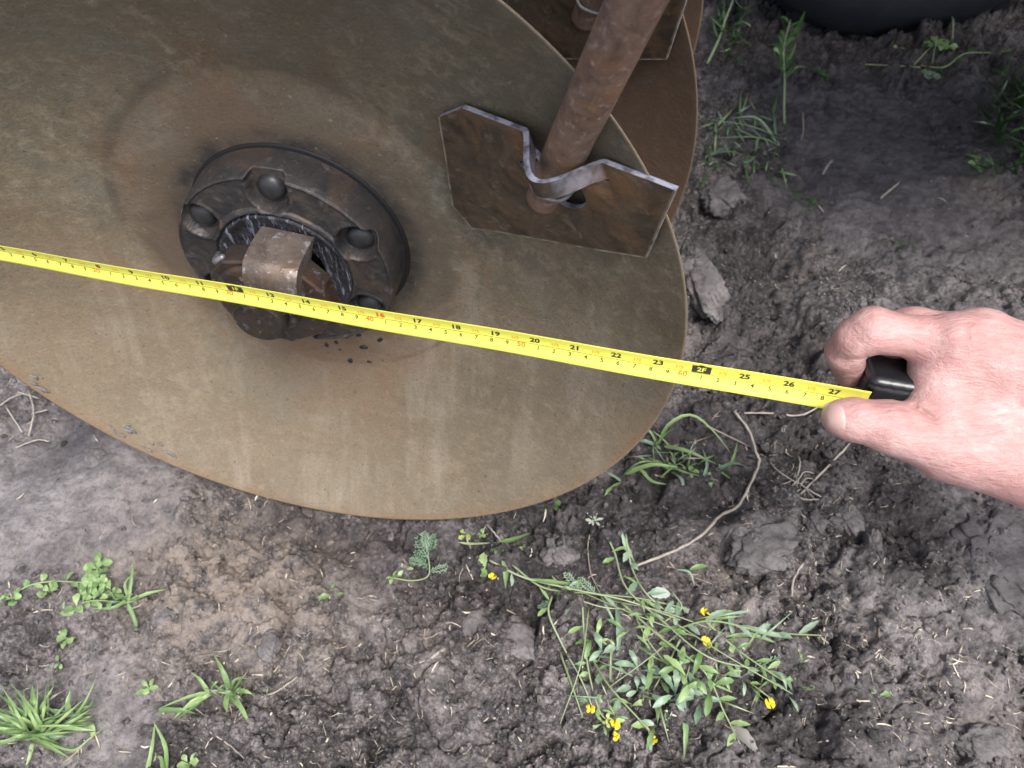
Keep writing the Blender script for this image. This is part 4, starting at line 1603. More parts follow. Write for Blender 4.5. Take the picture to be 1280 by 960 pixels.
class Plant:
    def __init__(s, name, label, cat, u, v, group=None):
        s.base = W3(u, v, 0.0)
        s.t = thing(name, label, cat, loc=tuple(s.base), group=group)

    def part(s, name, V, Fc, mat, parent=None):
        return mesh_obj(name, [np.array(v) - s.base for v in V], Fc, mat, parent or s.t)

    def stem(s, pts, r=0.0009, mat=None, name='stem'):
        """pts: (u, v, height above the soil)"""
        P = spline([W3(*p) for p in pts], 6)
        rr = np.linspace(r, r * 0.6, len(P))
        V, Fc = tube(P, rr, 6)
        s.part(name, V, Fc, mat or stem_mat)
        return P

    def blade(s, pts, w_=0.002, mat=None, roll=None, name='blade', prof=grass_w, fold=0.35):
        V, Fc = leaf_mesh([W3(*p) for p in pts], prof(w_ * 0.80), fold, prng.uniform(-.5, .5) if roll is None else roll, 12)
        s.part(name, V, Fc, mat or green)

    def leaf_at(s, p, ang, L, w_, lift=0.35, mat=None, prof=spoon_w, roll=None, name='leaf', droop=0.5):
        w_ = w_ * 0.88
        d = np.array([math.cos(ang), math.sin(ang), 0])
        path = [p, p + d * L * 0.5 + np.array([0, 0, L * lift * 0.6]), p + d * L + np.array([0, 0, L * lift * (1 - droop)])]
        V, Fc = leaf_mesh(path, prof(w_), 0.22, prng.uniform(-.45, .45) if roll is None else roll, 10, 0.6)
        s.part(name, V, Fc, mat or green)

    def rosette(s, u, v, h, n, L, w_, mat=None, prof=spoon_w, spread=6.283, a0=0.0, lift=0.35):
        p = W3(u, v, h)
        for k in range(n):
            a = a0 + spread * (k + prng.uniform(-.3, .3)) / n
            s.leaf_at(p + np.array([prng.uniform(-.002, .002), prng.uniform(-.002, .002), 0]), a, L * prng.uniform(.65, 1.15), w_ * prng.uniform(.75, 1.15), lift * prng.uniform(.3, 1.4), mat, prof)

    def along(s, P, n, L, w_, mat=None, prof=spoon_w, f0=0.15, lift=0.3):
        for k in range(n):
            f = f0 + (1 - f0) * (k + prng.uniform(0, .7)) / n
            i = min(len(P) - 2, int(f * (len(P) - 1)))
            d = P[i + 1] - P[i]
            a = math.atan2(d[1], d[0]) + (1 if k % 2 else -1) * prng.uniform(.4, 1.3)
            s.leaf_at(P[i], a, L * prng.uniform(.6, 1.2), w_ * prng.uniform(.7, 1.2), lift * prng.uniform(0.2, 1.3), mat, prof)

    def feather(s, u0, v0, u1, v1, h, width, mat=None, n=9):
        """finely divided leaf"""
        a, b = W3(u0, v0, h), W3(u1, v1, h * 1.2)
        V, Fc = tube([a, (a + b) / 2 + [0, 0, .002], b], [.0006, .0005, .0003], 5)
        V = list(V)
        d = (b - a)
        L = np.linalg.norm(d)
        d = d / L
        sd = np.array([-d[1], d[0], 0])
        for k in range(n):
            f = (k + 1) / (n + 0.5)
            p = a + (b - a) * f
            for sg in (-1, 1):
                wl = width * math.sin(math.pi * (0.15 + 0.8 * f)) * prng.uniform(.75, 1.1)
                q = p + sd * sg * wl + d * wl * .7 + np.array([0, 0, prng.uniform(-.001, .003)])
                for (x, y, r_) in ((p, q, .00055), (p * .45 + q * .55, p * .4 + q * .6 + d * wl * .5 - sd * sg * wl * .05, .0005), (p * .65 + q * .35, p * .6 + q * .4 + d * wl * .45 + sd * sg * wl * .25, .0005)):
                    v2, f2 = tube([x, (x + y) / 2, y], [r_, r_ * 1.2, r_ * .4], 4)
                    o_ = len(V)
                    V += list(v2)
                    Fc += [tuple(i + o_ for i in fc) for fc in f2]
        s.part('feathery_leaf', V, Fc, mat or bluegreen)

    def flower(s, u, v, h, size=0.0045, n=4):
        size *= 1.0
        p = W3(u, v, h)
        V, Fc = tube([p - [0, 0, size], p - [0, 0, size * .3], p], [size * .22, size * .3, size * .15], 6)
        c = s.part('flower', V, Fc, stem_mat)
        a0 = prng.uniform(0, 6)
        for k in range(n):
            a = a0 + 6.283 * k / n + prng.uniform(-.2, .2)
            d = np.array([math.cos(a), math.sin(a), 0]) * prng.uniform(.5, 1.0)
            path = [p, p + d * size * .6 + [0, 0, size * prng.uniform(.1, .6)], p + d * size * 1.15 + [0, 0, size * prng.uniform(.1, .5)]]
            V, Fc = leaf_mesh(path, spoon_w(size * .55), -.2, prng.uniform(-.9, .9), 6)
            s.part('petal', V, Fc, petal_mat, c)


# 1. sprawling weed with yellow flowers, lower right of the disc
p = Plant('flowering_weed', 'sprawling weed with long pale stems and several yellow flowers, below the curved dry stalk', 'weed', 840, 850)
stems = [
    [(612, 700, .006), (655, 722, .014), (720, 738, .020), (785, 752, .022), (850, 775, .016)],
    [(640, 706, .006), (680, 735, .010), (740, 742, .014), (800, 748, .014), (862, 762, .010)],
    [(752, 658, .010), (768, 690, .014), (783, 735, .018), (830, 778, .022), (885, 822, .020), (950, 838, .012)],
    [(782, 668, .010), (790, 710, .014), (808, 742, .016), (840, 770, .014)],
    [(690, 745, .012), (686, 768, .014), (706, 812, .016), (726, 850, .014), (742, 888, .010)],
    [(727, 745, .012), (730, 790, .016), (736, 840, .016), (750, 890, .010), (768, 905, .010)],
    [(739, 822, .010), (762, 858, .014), (800, 900, .012), (815, 918, .010)],
    [(775, 752, .018), (830, 800, .022), (880, 840, .020), (905, 890, .012), (925, 930, .006)],
    [(880, 775, .012), (920, 810, .016), (965, 842, .014), (1004, 866, .010)],
    [(846, 786, .014), (890, 776, .016), (960, 790, .012), (1035, 797, .006)],
    [(700, 815, .010), (716, 860, .012), (728, 896, .008)],
    [(850, 800, .016), (835, 830, .014), (818, 860, .010)],
    [(840, 740, .010), (852, 760, .012), (830, 778, .012)],
]
SP = [p.stem(s_, .00105) for s_ in stems]
for i, (k, L, w_) in enumerate([(4, .014, .0022), (3, .016, .002), (5, .014, .0022), (6, .016, .0028), (2, .012, .002), (6, .014, .0025), (5, .014, .003), (9, .017, .003), (12, .013, .0024), (6, .02, .003), (2, .01, .002), (4, .014, .003), (4, .014, .003)]):
    p.along(SP[i], k, L, w_, green if i % 3 else bluegreen, lance_w if i in (3, 7, 9) else spoon_w)
for (u, v, h, n, L, w_) in [(742, 800, .012, 5, .016, .0045), (752, 815, .010, 4, .014, .004), (795, 862, .010, 4, .016, .0040), (800, 838, .012, 5, .017, .0040), (820, 905, .008, 5, .016, .0045),
                            (845, 870, .014, 6, .020, .0048), (862, 850, .016, 6, .021, .0046), (850, 835, .016, 5, .018, .0042), (870, 875, .010, 5, .017, .004), (832, 880, .010, 4, .018, .0044), (785, 790, .014, 4, .016, .0034),
                            (805, 770, .016, 5, .014, .0030), (900, 848, .012, 5, .016, .0032), (925, 850, .010, 5, .014, .0026), (950, 858, .008, 5, .014, .0028), (985, 868, .006, 5, .013, .0028), (1000, 830, .006, 4, .010, .002),
                            (885, 862, .012, 5, .018, .0034), (765, 832, .01, 4, .014, .003), (815, 820, .012, 4, .016, .003), (790, 880, .008, 3, .018, .0036), (700, 735, .010, 4, .012, .0022), (768, 895, .010, 7, .008, .0024), (755, 905, .008, 6, .008, .0022)]:
    p.rosette(u, v, h, max(2, n - 1), L * prng.uniform(.9, 1.35), w_ * prng.uniform(.45, .9), (green, green, bluegreen)[prng.randrange(3)], lift=.7)
for pts, w_, mt in [([(852, 888, .010), (856, 915, .008), (855, 948, .006)], .0028, green), ([(925, 782, .010), (955, 790, .014), (986, 798, .008)], .0032, bluegreen), ([(905, 796, .008), (940, 794, .010), (975, 806, .006)], .0026, green),
                    ([(912, 764, .012), (914, 782, .010), (918, 800, .006)], .0030, bluegreen), ([(955, 840, .010), (980, 848, .010), (992, 868, .006)], .0030, bluegreen), ([(770, 752, .012), (774, 790, .014), (771, 830, .008)], .0030, bluegreen),
                    ([(815, 815, .014), (812, 845, .014), (802, 880, .008)], .0034, green), ([(862, 712, .008), (874, 708, .010), (886, 708, .006)], .0030, green), ([(885, 790, .012), (905, 768, .012), (918, 764, .008)], .003, green),
                    ([(764, 690, .014), (782, 686, .014), (788, 706, .010)], .0026, green), ([(792, 700, .012), (782, 680, .014), (776, 662, .010)], .0028, bluegreen), ([(845, 712, .010), (862, 716, .012), (868, 732, .008)], .0016, bluegreen),
                    ([(655, 724, .012), (690, 728, .014), (730, 732, .010)], .0030, green), ([(722, 748, .012), (712, 760, .010), (704, 775, .006)], .0020, bluegreen)]:
    p.blade(pts, w_, mt, None, 'leaf', lance_w)
p.blade([(912, 908, .004), (930, 922, .006), (950, 944, .003)], .0075, mat_leaf('mud_stained_leaf', (0.13, 0.13, 0.11), (0.20, 0.19, 0.17), .7, .05), .3, 'withered_leaf', lance_w)
V, Fc = leaf_mesh([W3(812, 742, .012), W3(825, 741, .014), W3(838, 742, .012)], lambda f: .0052 * math.sin(math.pi * min(1, max(0, f))) ** .5 + .0002, .05, 0, 10)
p.part('round_pale_leaf', V, Fc, mat_leaf('pale_leaf', (0.42, 0.47, 0.42), (0.50, 0.55, 0.50), .45, .2))
p.feather(728, 742, 705, 716, .012, .006)
p.feather(745, 742, 722, 722, .010, .006)
p.feather(690, 750, 672, 760, .006, .004)
p.feather(930, 845, 975, 820, .008, .006)
for (u, v, h, s_) in [(880, 765, .018, .0046), (883, 803, .020, .0050), (962, 880, .012, .0052), (738, 887, .014, .0040), (768, 906, .016, .0046), (770, 920, .012, .0044), (815, 925, .012, .0048), (616, 721, .010, .0040)]:
    p.flower(u, v, h, s_)
p.rosette(758, 900, .012, 6, .007, .0016, mat_leaf('pale_buds', (0.35, 0.40, 0.15), (0.5, 0.52, 0.2), .5, .2))
for k in range(26):
    u0, v0 = prng.uniform(745, 960), prng.uniform(760, 880)
    a = prng.gauss(0.65, 0.7) + (math.pi if prng.random() < .4 else 0)
    L = prng.uniform(22, 60)
    p.blade([(u0, v0, .008), (u0 + .5 * L * math.cos(a), v0 + .5 * L * math.sin(a), .020), (u0 + L * math.cos(a), v0 + L * math.sin(a), prng.uniform(.004, .016))], prng.uniform(.0006, .0014), (green, stem_mat, bluegreen)[k % 3], None, 'blade')
for (a, b) in [((700, 742), (790, 762)), ((722, 738), (880, 800)), ((760, 750), (905, 792)), ((790, 760), (850, 850)), ((830, 770), (990, 868)), ((736, 760), (700, 905)), ((850, 790), (760, 860)), ((870, 800), (835, 900))]:
    mu, mv = (a[0] + b[0]) / 2 + prng.uniform(-10, 10), (a[1] + b[1]) / 2 + prng.uniform(-8, 8)
    p.stem([(*a, .012), (mu, mv, .022), (*b, .010)], .0007)
# woolly seed head at the top of the left stem
p.stem([(742, 655, .010), (735, 680, .006), (738, 715, .004), (745, 730, .002)], .0008, dead_mat, 'withered_stem')
p.rosette(742, 652, .012, 8, .009, .0016, mat_leaf('woolly_head', (0.25, 0.29, 0.22), (0.36, 0.39, 0.32), .7, .1))

# 2. feathery sprig and small plant left of it
p = Plant('feathery_sprig', 'small feathery blue green sprig under the lowest edge of the disc', 'weed', 535, 720)
p.stem([(490, 722, .004), (515, 726, .006), (535, 720, .008), (536, 700, .010), (532, 672, .010)], .0009)
for a in [(535, 712, 518, 690), (536, 700, 520, 672), (536, 695, 543, 668), (534, 690, 530, 664), (536, 715, 560, 708), (532, 705, 512, 700)]:
    p.feather(*a, .010, .006, n=7)
p.rosette(490, 722, .004, 4, .010, .002, green)
p.rosette(505, 712, .004, 3, .008, .002, stem_mat)

p = Plant('broadleaf_weed', 'little weed with broad leaves and a yellow bud, between feathery sprig and long stems', 'weed', 625, 690)
for pts, w_, mt in [([(622, 678, .006), (640, 676, .010), (664, 666, .006)], .0040, green), ([(628, 700, .006), (632, 715, .006), (632, 736, .003)], .0032, green), ([(606, 690, .006), (604, 702, .006), (606, 712, .004)], .0052, green),
                    ([(624, 682, .006), (624, 690, .008), (628, 698, .006)], .0056, green), ([(572, 678, .003), (590, 680, .008), (620, 678, .008)], .0014, stem_mat), ([(600, 720, .004), (606, 716, .006), (600, 708, .003)], .0040, green),
                    ([(648, 686, .004), (654, 686, .006), (656, 680, .003)], .0034, green)]:
    p.blade(pts, w_, mt, None, 'leaf', lance_w)
p.rosette(585, 672, .004, 7, .007, .0022, mat_leaf('yellow_green_leaf', (0.22, 0.30, 0.07), (0.38, 0.45, 0.16), .5, .3))
p.rosette(602, 668, .004, 6, .006, .002, green)

# 3. grass clump at the right edge of the disc
p = Plant('grass_clump', 'clump of arching blue green grass against the lower right edge of the disc', 'grass clump', 800, 575)
for pts, w_ in [([(824, 555, .006), (835, 532, .026), (862, 519, .038), (888, 535, .026), (915, 568, .006)], .0026), ([(822, 560, .006), (812, 540, .016), (800, 538, .012)], .0030), ([(826, 562, .006), (808, 552, .016), (790, 551, .008)], .0034),
                ([(830, 560, .008), (858, 564, .016), (895, 580, .008)], .0036), ([(782, 592, .006), (815, 580, .020), (850, 584, .012)], .0032), ([(780, 594, .006), (800, 584, .016), (834, 578, .016)], .0026), ([(776, 604, .006), (760, 616, .010), (752, 640, .004)], .0034),
                ([(776, 602, .006), (762, 595, .008), (745, 590, .003)], .0030), ([(896, 588, .006), (915, 580, .010), (932, 582, .006)], .0036), ([(912, 585, .004), (918, 570, .012), (922, 552, .012)], .0026), ([(886, 590, .006), (888, 605, .006), (890, 612, .002)], .0034),
                ([(840, 590, .006), (852, 600, .008), (855, 622, .003)], .0030), ([(880, 596, .006), (884, 580, .012), (878, 560, .010)], .0022), ([(830, 575, .006), (850, 590, .010), (880, 596, .005)], .0028), ([(815, 570, .006), (800, 572, .010), (778, 570, .006)], .0024),
                ([(820, 575, .004), (835, 585, .010), (862, 588, .005)], .0022), ([(800, 590, .004), (815, 602, .008), (836, 606, .003)], .0024), ([(900, 590, .004), (915, 600, .006), (925, 604, .003)], .0022), ([(818, 560, .008), (830, 548, .016), (846, 534, .014)], .0022)]:
    p.blade(pts, w_ * .92, (green, bluegreen, green)[prng.randrange(3)])
p.blade([(882, 532, .012), (910, 545, .012), (940, 560, .006)], .0012, dead_mat, .1)
p.blade([(838, 560, .006), (870, 552, .006), (890, 545, .004)], .0012, dead_mat, .1)
p.rosette(860, 590, .006, 5, .010, .003, green)
p.rosette(690, 632, .004, 5, .010, .003, darkgreen)

# 4. chickweed like creeper on the left
p = Plant('creeping_weed', 'creeping weed with many small round bright leaves at the left edge, beside a grass sprout', 'weed', 110, 735)
P1 = p.stem([(0, 760, .004), (30, 735, .010), (65, 728, .010), (100, 728, .012), (128, 730, .010)], .0009)
P2 = p.stem([(100, 770, .004), (108, 745, .010), (118, 718, .014), (130, 700, .012)], .0009)
P3 = p.stem([(75, 768, .004), (110, 752, .010), (150, 752, .010)], .0009)
p.along(P1, 12, .010, .0030, green, f0=0)
p.along(P2, 14, .011, .0036, green, f0=0)
p.along(P3, 12, .010, .0032, green, f0=0)
for (u, v, n) in [(118, 712, 6), (108, 735, 6), (128, 728, 6), (122, 748, 5), (60, 738, 5), (18, 748, 4), (140, 740, 5), (95, 760, 4), (82, 800, 4), (128, 698, 3)]:
    p.rosette(u, v, .010, n, .010, .0036, green, lift=.6)
p.rosette(86, 797, .003, 4, .009, .002, mat_leaf('yellowing_leaf', (0.40, 0.42, 0.10), (0.5, 0.5, 0.2), .5, .3))

p = Plant('grass_sprout', 'single grass sprout with a pale root, right of the creeping round leaved weed', 'grass', 160, 750)
for pts, w_ in [([(160, 752, .008), (164, 725, .020), (166, 700, .026)], .0020), ([(160, 752, .008), (185, 742, .018), (210, 736, .012)], .0022), ([(162, 750, .008), (158, 730, .020), (174, 712, .022)], .0018), ([(158, 752, .008), (140, 760, .014), (118, 764, .008)], .0020),
                ([(158, 750, .008), (145, 745, .014), (132, 742, .012)], .0034), ([(162, 756, .008), (170, 780, .004), (168, 800, .002)], .0022)]:
    p.blade(pts, w_)

# 5. tuft in the lower left corner
p = Plant('grass_tuft', 'thick tuft of bright broad bladed grass in the lower left corner', 'grass tuft', 45, 920)
for k in range(40):
    a = math.radians(prng.uniform(70, 215)) if k % 3 else math.radians(prng.uniform(-40, 70))
    L = prng.uniform(45, 85)
    u0, v0 = 45 + prng.uniform(-16, 16), 915 + prng.uniform(-10, 10)
    du, dv = math.cos(a) * L, -math.sin(a) * L * .8
    p.blade([(u0, v0, .006), (u0 + du * .5, v0 + dv * .5, .024 + prng.uniform(-.005, .008)), (u0 + du, v0 + dv, .018 + prng.uniform(-.012, .012))], prng.uniform(.0010, .0027))
for pts, w_ in [([(50, 925, .006), (90, 938, .010), (110, 925, .010), (132, 908, .006)], .0014), ([(90, 895, .010), (85, 880, .020), (88, 862, .022)], .0040), ([(70, 912, .010), (95, 908, .014), (120, 905, .010)], .0036), ([(60, 918, .006), (72, 922, .012), (85, 914, .012)], .0052),
                ([(85, 905, .008), (105, 880, .020), (120, 848, .024)], .0018), ([(50, 925, .006), (70, 935, .010), (98, 934, .006)], .0030), ([(40, 930, .004), (38, 945, .004), (30, 965, .002)], .0026), ([(92, 893, .01), (110, 885, .016), (118, 872, .014)], .0030),
                ([(20, 905, .01), (-5, 892, .02), (-30, 888, .018)], .0034), ([(25, 915, .01), (0, 905, .018), (-25, 902, .012)], .0036), ([(48, 905, .01), (42, 880, .024), (40, 855, .026)], .0048), ([(112, 906, .01), (116, 915, .008), (114, 922, .004)], .0038)]:
    p.blade(pts, w_ * .8, green)

# 6. small tufts along the lower left
p = Plant('grass_tuft', 'small upright grass tuft with two long blades, midway along the bottom left', 'grass tuft', 290, 868)
for pts, w_ in [([(288, 866, .004), (280, 842, .020), (267, 818, .026)], .0030), ([(290, 868, .006), (302, 885, .010), (316, 912, .006)], .0030), ([(288, 870, .006), (296, 880, .010), (312, 895, .006)], .0024), ([(290, 866, .004), (300, 852, .016), (300, 845, .016)], .0024),
                ([(286, 866, .004), (282, 880, .008), (284, 892, .004)], .0030), ([(292, 864, .004), (306, 864, .010), (316, 868, .006)], .0026), ([(288, 866, .004), (294, 850, .016), (310, 848, .012)], .0020), ([(286, 868, .004), (276, 862, .010), (262, 850, .008)], .0018)]:
    p.blade(pts, w_)
p = Plant('grass_tuft', 'flattened grass tuft lying just left of the small upright tuft', 'grass tuft', 245, 882)
for pts, w_ in [([(262, 868, .004), (240, 878, .012), (215, 900, .004)], .0028), ([(262, 866, .004), (235, 872, .012), (198, 886, .006)], .0026), ([(262, 868, .004), (250, 850, .014), (238, 840, .010)], .0020), ([(260, 870, .004), (245, 882, .010), (222, 898, .004)], .0026),
                ([(198, 888, .003), (225, 888, .010), (245, 892, .004)], .0028), ([(264, 866, .004), (255, 872, .010), (230, 888, .006)], .0022)]:
    p.blade(pts, w_)
p = Plant('grass_sprout', 'two curved blades rising at the bottom edge left of centre', 'grass', 200, 950)
for pts, w_ in [([(208, 970, .003), (208, 935, .014), (192, 902, .018)], .0034), ([(182, 975, .003), (190, 935, .014), (194, 900, .016)], .0022), ([(205, 975, .003), (203, 950, .010), (196, 945, .008)], .0030)]:
    p.blade(pts, w_)
p.rosette(236, 955, .004, 6, .010, .003, green)
p = Plant('seedling', 'tiny seedling with three leaves below the left part of the disc rim', 'seedling', 414, 746)
for pts, w_ in [([(414, 744, .004), (416, 736, .008), (417, 727, .008)], .0026), ([(414, 744, .004), (404, 746, .008), (394, 752, .004)], .0032), ([(414, 744, .004), (424, 744, .008), (434, 742, .005)], .0024)]:
    p.blade(pts, w_, green, .1, 'leaf', lance_w)
p = Plant('seedling', 'small yellow green seedling right of the smooth mud patch at lower left', 'seedling', 186, 860)
p.rosette(186, 860, .004, 5, .010, .0030, green)
p = Plant('seedling', 'pale seedling above the broad tuft of the lower left corner', 'seedling', 70, 828)
p.rosette(72, 830, .003, 3, .006, .002, green)

# thin extra blades so that the tufts look wispy
for nm, lb, u, v, n, L in [('grass_wisp', 'thin wisps of grass around the small upright tuft at bottom left', 292, 872, 14, 26), ('grass_wisp', 'thin wisps of grass around the sprout beside the round leaved creeper', 155, 752, 12, 28),
                           ('grass_wisp', 'thin wisps mixed into the grass clump at the lower right of the disc', 840, 580, 26, 30), ('grass_wisp', 'fine wisps over the thick tuft in the lower left corner', 60, 905, 26, 46)]:
    p = Plant(nm, lb, 'grass', u, v)
    for k in range(n):
        a = prng.uniform(0, 6.28)
        ll = L * prng.uniform(.5, 1.2)
        u0, v0 = u + prng.gauss(0, L * .55), v + prng.gauss(0, L * .22)
        p.blade([(u0, v0, .004), (u0 + .5 * ll * math.cos(a), v0 - .5 * ll * abs(math.sin(a)), .018), (u0 + ll * math.cos(a), v0 - ll * abs(math.sin(a)) * .8, prng.uniform(.004, .018))], prng.uniform(.0007, .0015), (green, bluegreen, dead_mat, green)[k % 4])

# 7. behind, upper right
p = Plant('tall_weed', 'tall weed with bare lower stem and narrow leaves, right of the discs near the top', 'weed', 980, 175)
P1 = p.stem([(982, 175, .002), (980, 140, .010), (981, 100, .020), (980, 60, .030), (988, 25, .034)], .0020)
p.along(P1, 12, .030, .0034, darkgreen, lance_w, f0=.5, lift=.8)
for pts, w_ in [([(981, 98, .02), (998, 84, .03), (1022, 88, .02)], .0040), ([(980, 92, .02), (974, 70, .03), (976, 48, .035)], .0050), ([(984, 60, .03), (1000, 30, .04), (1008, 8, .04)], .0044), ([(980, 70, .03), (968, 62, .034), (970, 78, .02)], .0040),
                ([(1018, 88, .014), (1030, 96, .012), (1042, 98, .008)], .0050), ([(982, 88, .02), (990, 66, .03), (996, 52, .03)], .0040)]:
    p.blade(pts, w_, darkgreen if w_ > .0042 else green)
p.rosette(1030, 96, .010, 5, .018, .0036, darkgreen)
p.stem([(1004, 140, .010), (1004, 165, .006), (998, 182, .002)], .0014, dead_mat, 'withered_stem')

p = Plant('grass_clump', 'pale flattened grass clump pressed between the second disc and the tall weed', 'grass clump', 930, 170)
for pts, w_ in [([(980, 178, .004), (940, 160, .020), (880, 148, .010)], .0040), ([(975, 182, .004), (945, 172, .014), (885, 172, .008)], .0014), ([(880, 200, .004), (905, 190, .016), (935, 196, .010)], .0050), ([(880, 205, .004), (900, 188, .020), (925, 186, .016)], .0040),
                ([(960, 180, .006), (935, 158, .02), (925, 148, .02)], .0034), ([(970, 178, .006), (950, 150, .022), (928, 146, .02)], .0026), ([(985, 178, .004), (965, 165, .02), (942, 150, .02)], .0030), ([(890, 215, .004), (880, 205, .01), (872, 220, .004)], .0040),
                ([(950, 175, .006), (930, 168, .014), (915, 160, .01)], .0034), ([(910, 205, .004), (925, 198, .01), (945, 202, .006)], .0034)]:
    p.blade(pts, w_, bluegreen if prng.random() < .6 else green)
for k in range(60):
    u0, v0 = prng.uniform(880, 975), prng.uniform(140, 218)
    a = prng.uniform(0, 6.28)
    L = prng.uniform(14, 34)
    p.blade([(u0, v0, .004), (u0 + .5 * L * math.cos(a), v0 + .5 * L * math.sin(a), .016), (u0 + L * math.cos(a), v0 + L * math.sin(a), .006)], prng.uniform(.001, .0026), (green, bluegreen, darkgreen)[prng.randrange(3)])

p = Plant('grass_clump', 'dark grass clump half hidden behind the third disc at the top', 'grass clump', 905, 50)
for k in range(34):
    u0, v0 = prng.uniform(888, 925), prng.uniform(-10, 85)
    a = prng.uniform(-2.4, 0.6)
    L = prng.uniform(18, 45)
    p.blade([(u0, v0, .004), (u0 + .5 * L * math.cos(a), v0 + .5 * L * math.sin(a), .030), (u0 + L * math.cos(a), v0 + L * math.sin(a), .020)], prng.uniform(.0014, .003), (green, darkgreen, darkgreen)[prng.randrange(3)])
p.stem([(884, 80, .004), (898, 50, .02), (910, 15, .04), (925, -20, .05)], .0022)

p = Plant('leafy_weed', 'low weed with two creeping runners and pale leaves, on the dark mud before the tyre', 'weed', 1168, 85)
P1 = p.stem([(1150, 82, .004), (1180, 84, .010), (1205, 68, .012), (1235, 66, .010), (1262, 64, .006)], .0016)
P2 = p.stem([(1150, 84, .004), (1125, 84, .008), (1075, 80, .004)], .0014)
p.stem([(1165, 80, .006), (1168, 62, .02), (1172, 45, .03)], .0014)
p.stem([(1143, 80, .004), (1155, 68, .010), (1164, 62, .012)], .0014)
p.along(P1, 7, .020, .0044, darkgreen, lance_w)
for (u, v, n, L, w_) in [(1170, 58, 7, .022, .006), (1163, 95, 5, .020, .0075), (1180, 68, 4, .018, .005), (1122, 60, 2, .012, .004)]:
    p.rosette(u, v, .012, n, L, w_, bluegreen if v > 90 else green)
p = Plant('clover_sprig', 'single green leaf on a thin stalk standing before the tyre', 'sprig', 1184, 45)
p.stem([(1190, 55, .004), (1190, 30, .020), (1188, 12, .030)], .0012)
p.rosette(1188, 10, .032, 4, .016, .007, green)

p = Plant('grass_clump', 'large shaded grass clump at the right edge, beside a patch of tan straw', 'grass clump', 1260, 170)
for k in range(90):
    u0, v0 = prng.uniform(1235, 1310), prng.uniform(105, 225)
    a = prng.uniform(-2.9, -0.3)
    L = prng.uniform(30, 70)
    b = prng.uniform(-.2, .2)
    lo_ = v0 > 180
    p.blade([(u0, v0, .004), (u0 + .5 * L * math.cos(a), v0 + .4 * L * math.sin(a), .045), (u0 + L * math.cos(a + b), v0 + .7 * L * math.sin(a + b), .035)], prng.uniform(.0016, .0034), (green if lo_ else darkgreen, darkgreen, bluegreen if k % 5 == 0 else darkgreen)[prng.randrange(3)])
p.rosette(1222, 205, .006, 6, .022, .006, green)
p = Plant('moss_patch', 'small low patch of green sprouts on the mud right of the big clod hole', 'sprouts', 1005, 252)
for (u, v) in [(1000, 250), (1012, 254), (1006, 260), (992, 246)]:
    p.rosette(u, v, .003, 7, .013, .0022, darkgreen)
p = Plant('moss_patch', 'faint patch of tiny green sprouts on smooth mud above the hand', 'sprouts', 1130, 312)
for (u, v) in [(1125, 308), (1138, 316), (1130, 318), (1112, 300)]:
    p.rosette(u, v, .003, 5, .012, .0018, darkgreen)
p = Plant('sprout', 'lone tiny green leaf among straw bits in the lower right', 'sprout', 1100, 872)
p.rosette(1100, 872, .004, 2, .010, .0034, green)


# ------------------------------------------------------------------ dry stalks and roots
def stalk(name, label, cat, paths, mat=None):
    b = W3(*paths[0][0][0][:2], 0.0)
    first = True
    t = None
    if len(paths) > 1:
        t = thing(name, label, cat, loc=tuple(b))
    for pts, r in paths:
        P = spline([W3(*q) for q in pts], 7)
        P = P + np.array([[0.00025 * math.sin(i * 1.7), 0.00025 * math.cos(i * 2.3), 0] for i in range(len(P))])
        rr = 0.74 * r * (1 + 0.12 * np.sin(np.arange(len(P)) * 1.3))
        V, Fc = tube(P, rr, 7)
        o = mesh_obj(name if t is None else 'strand', np.array(V) - b, Fc, mat or twig_mat, t)
        if t is None:
            o.location = tuple(b)
            tag(o, label, cat)


stalk('dry_stalk', 'long pale curved stalk bent at its joints, between grass clump and flowering weed', 'stalk',
      [([(918, 514, .012), (936, 538, .012), (945, 565, .012), (949, 578, .010), (938, 605, .010), (922, 633, .010), (900, 645, .012), (878, 668, .012), (845, 688, .010), (790, 709, .008)], .0019)])
stalk('dry_stalk', 'straight pale straw stalk lying just below the tape and left of the thumb', 'stalk', [([(924, 516, .008), (960, 517, .008), (1000, 519, .008), (1030, 506, .008)], .0014)])
stalk('dry_stalk', 'straight dry stalk pointing up right toward the underside of the thumb', 'stalk', [([(1000, 618, .004), (1030, 588, .008), (1062, 555, .008)], .0015)])
stalk('dead_root_tuft', 'pale tangled tuft of dead roots on the dark mud below the thumb', 'roots',
      [([(996, 600, .006), (985, 615, .008), (975, 625, .004)], .0011), ([(996, 600, .006), (1000, 580, .010), (998, 570, .008)], .0011), ([(998, 603, .006), (1010, 612, .010), (1032, 625, .004)], .0011),
       ([(998, 605, .008), (975, 590, .010), (962, 578, .004)], .0009), ([(995, 606, .006), (1005, 590, .010), (1018, 592, .004)], .0009), ([(1000, 612, .008), (985, 618, .008), (965, 618, .003)], .0010), ([(985, 616, .008), (1005, 624, .008), (1025, 628, .003)], .0010),
       ([(1000, 608, .006), (1008, 598, .01), (1020, 600, .004)], .0008), ([(990, 600, .006), (980, 605, .01), (958, 606, .004)], .0009), ([(1002, 606, .006), (1015, 620, .008), (1020, 630, .003)], .0008)])
stalk('straw_piece', 'short thick straw standing out white, lower right of the grey clod', 'straw', [([(1004, 703, .006), (992, 725, .006), (990, 745, .004)], .0014)])
stalk('straw_piece', 'pale forked bit of straw near the middle right of the lower mud', 'straw', [([(1018, 790, .004), (1030, 800, .008), (1036, 805, .004)], .0012), ([(1034, 770, .004), (1030, 788, .008)], .0011)])
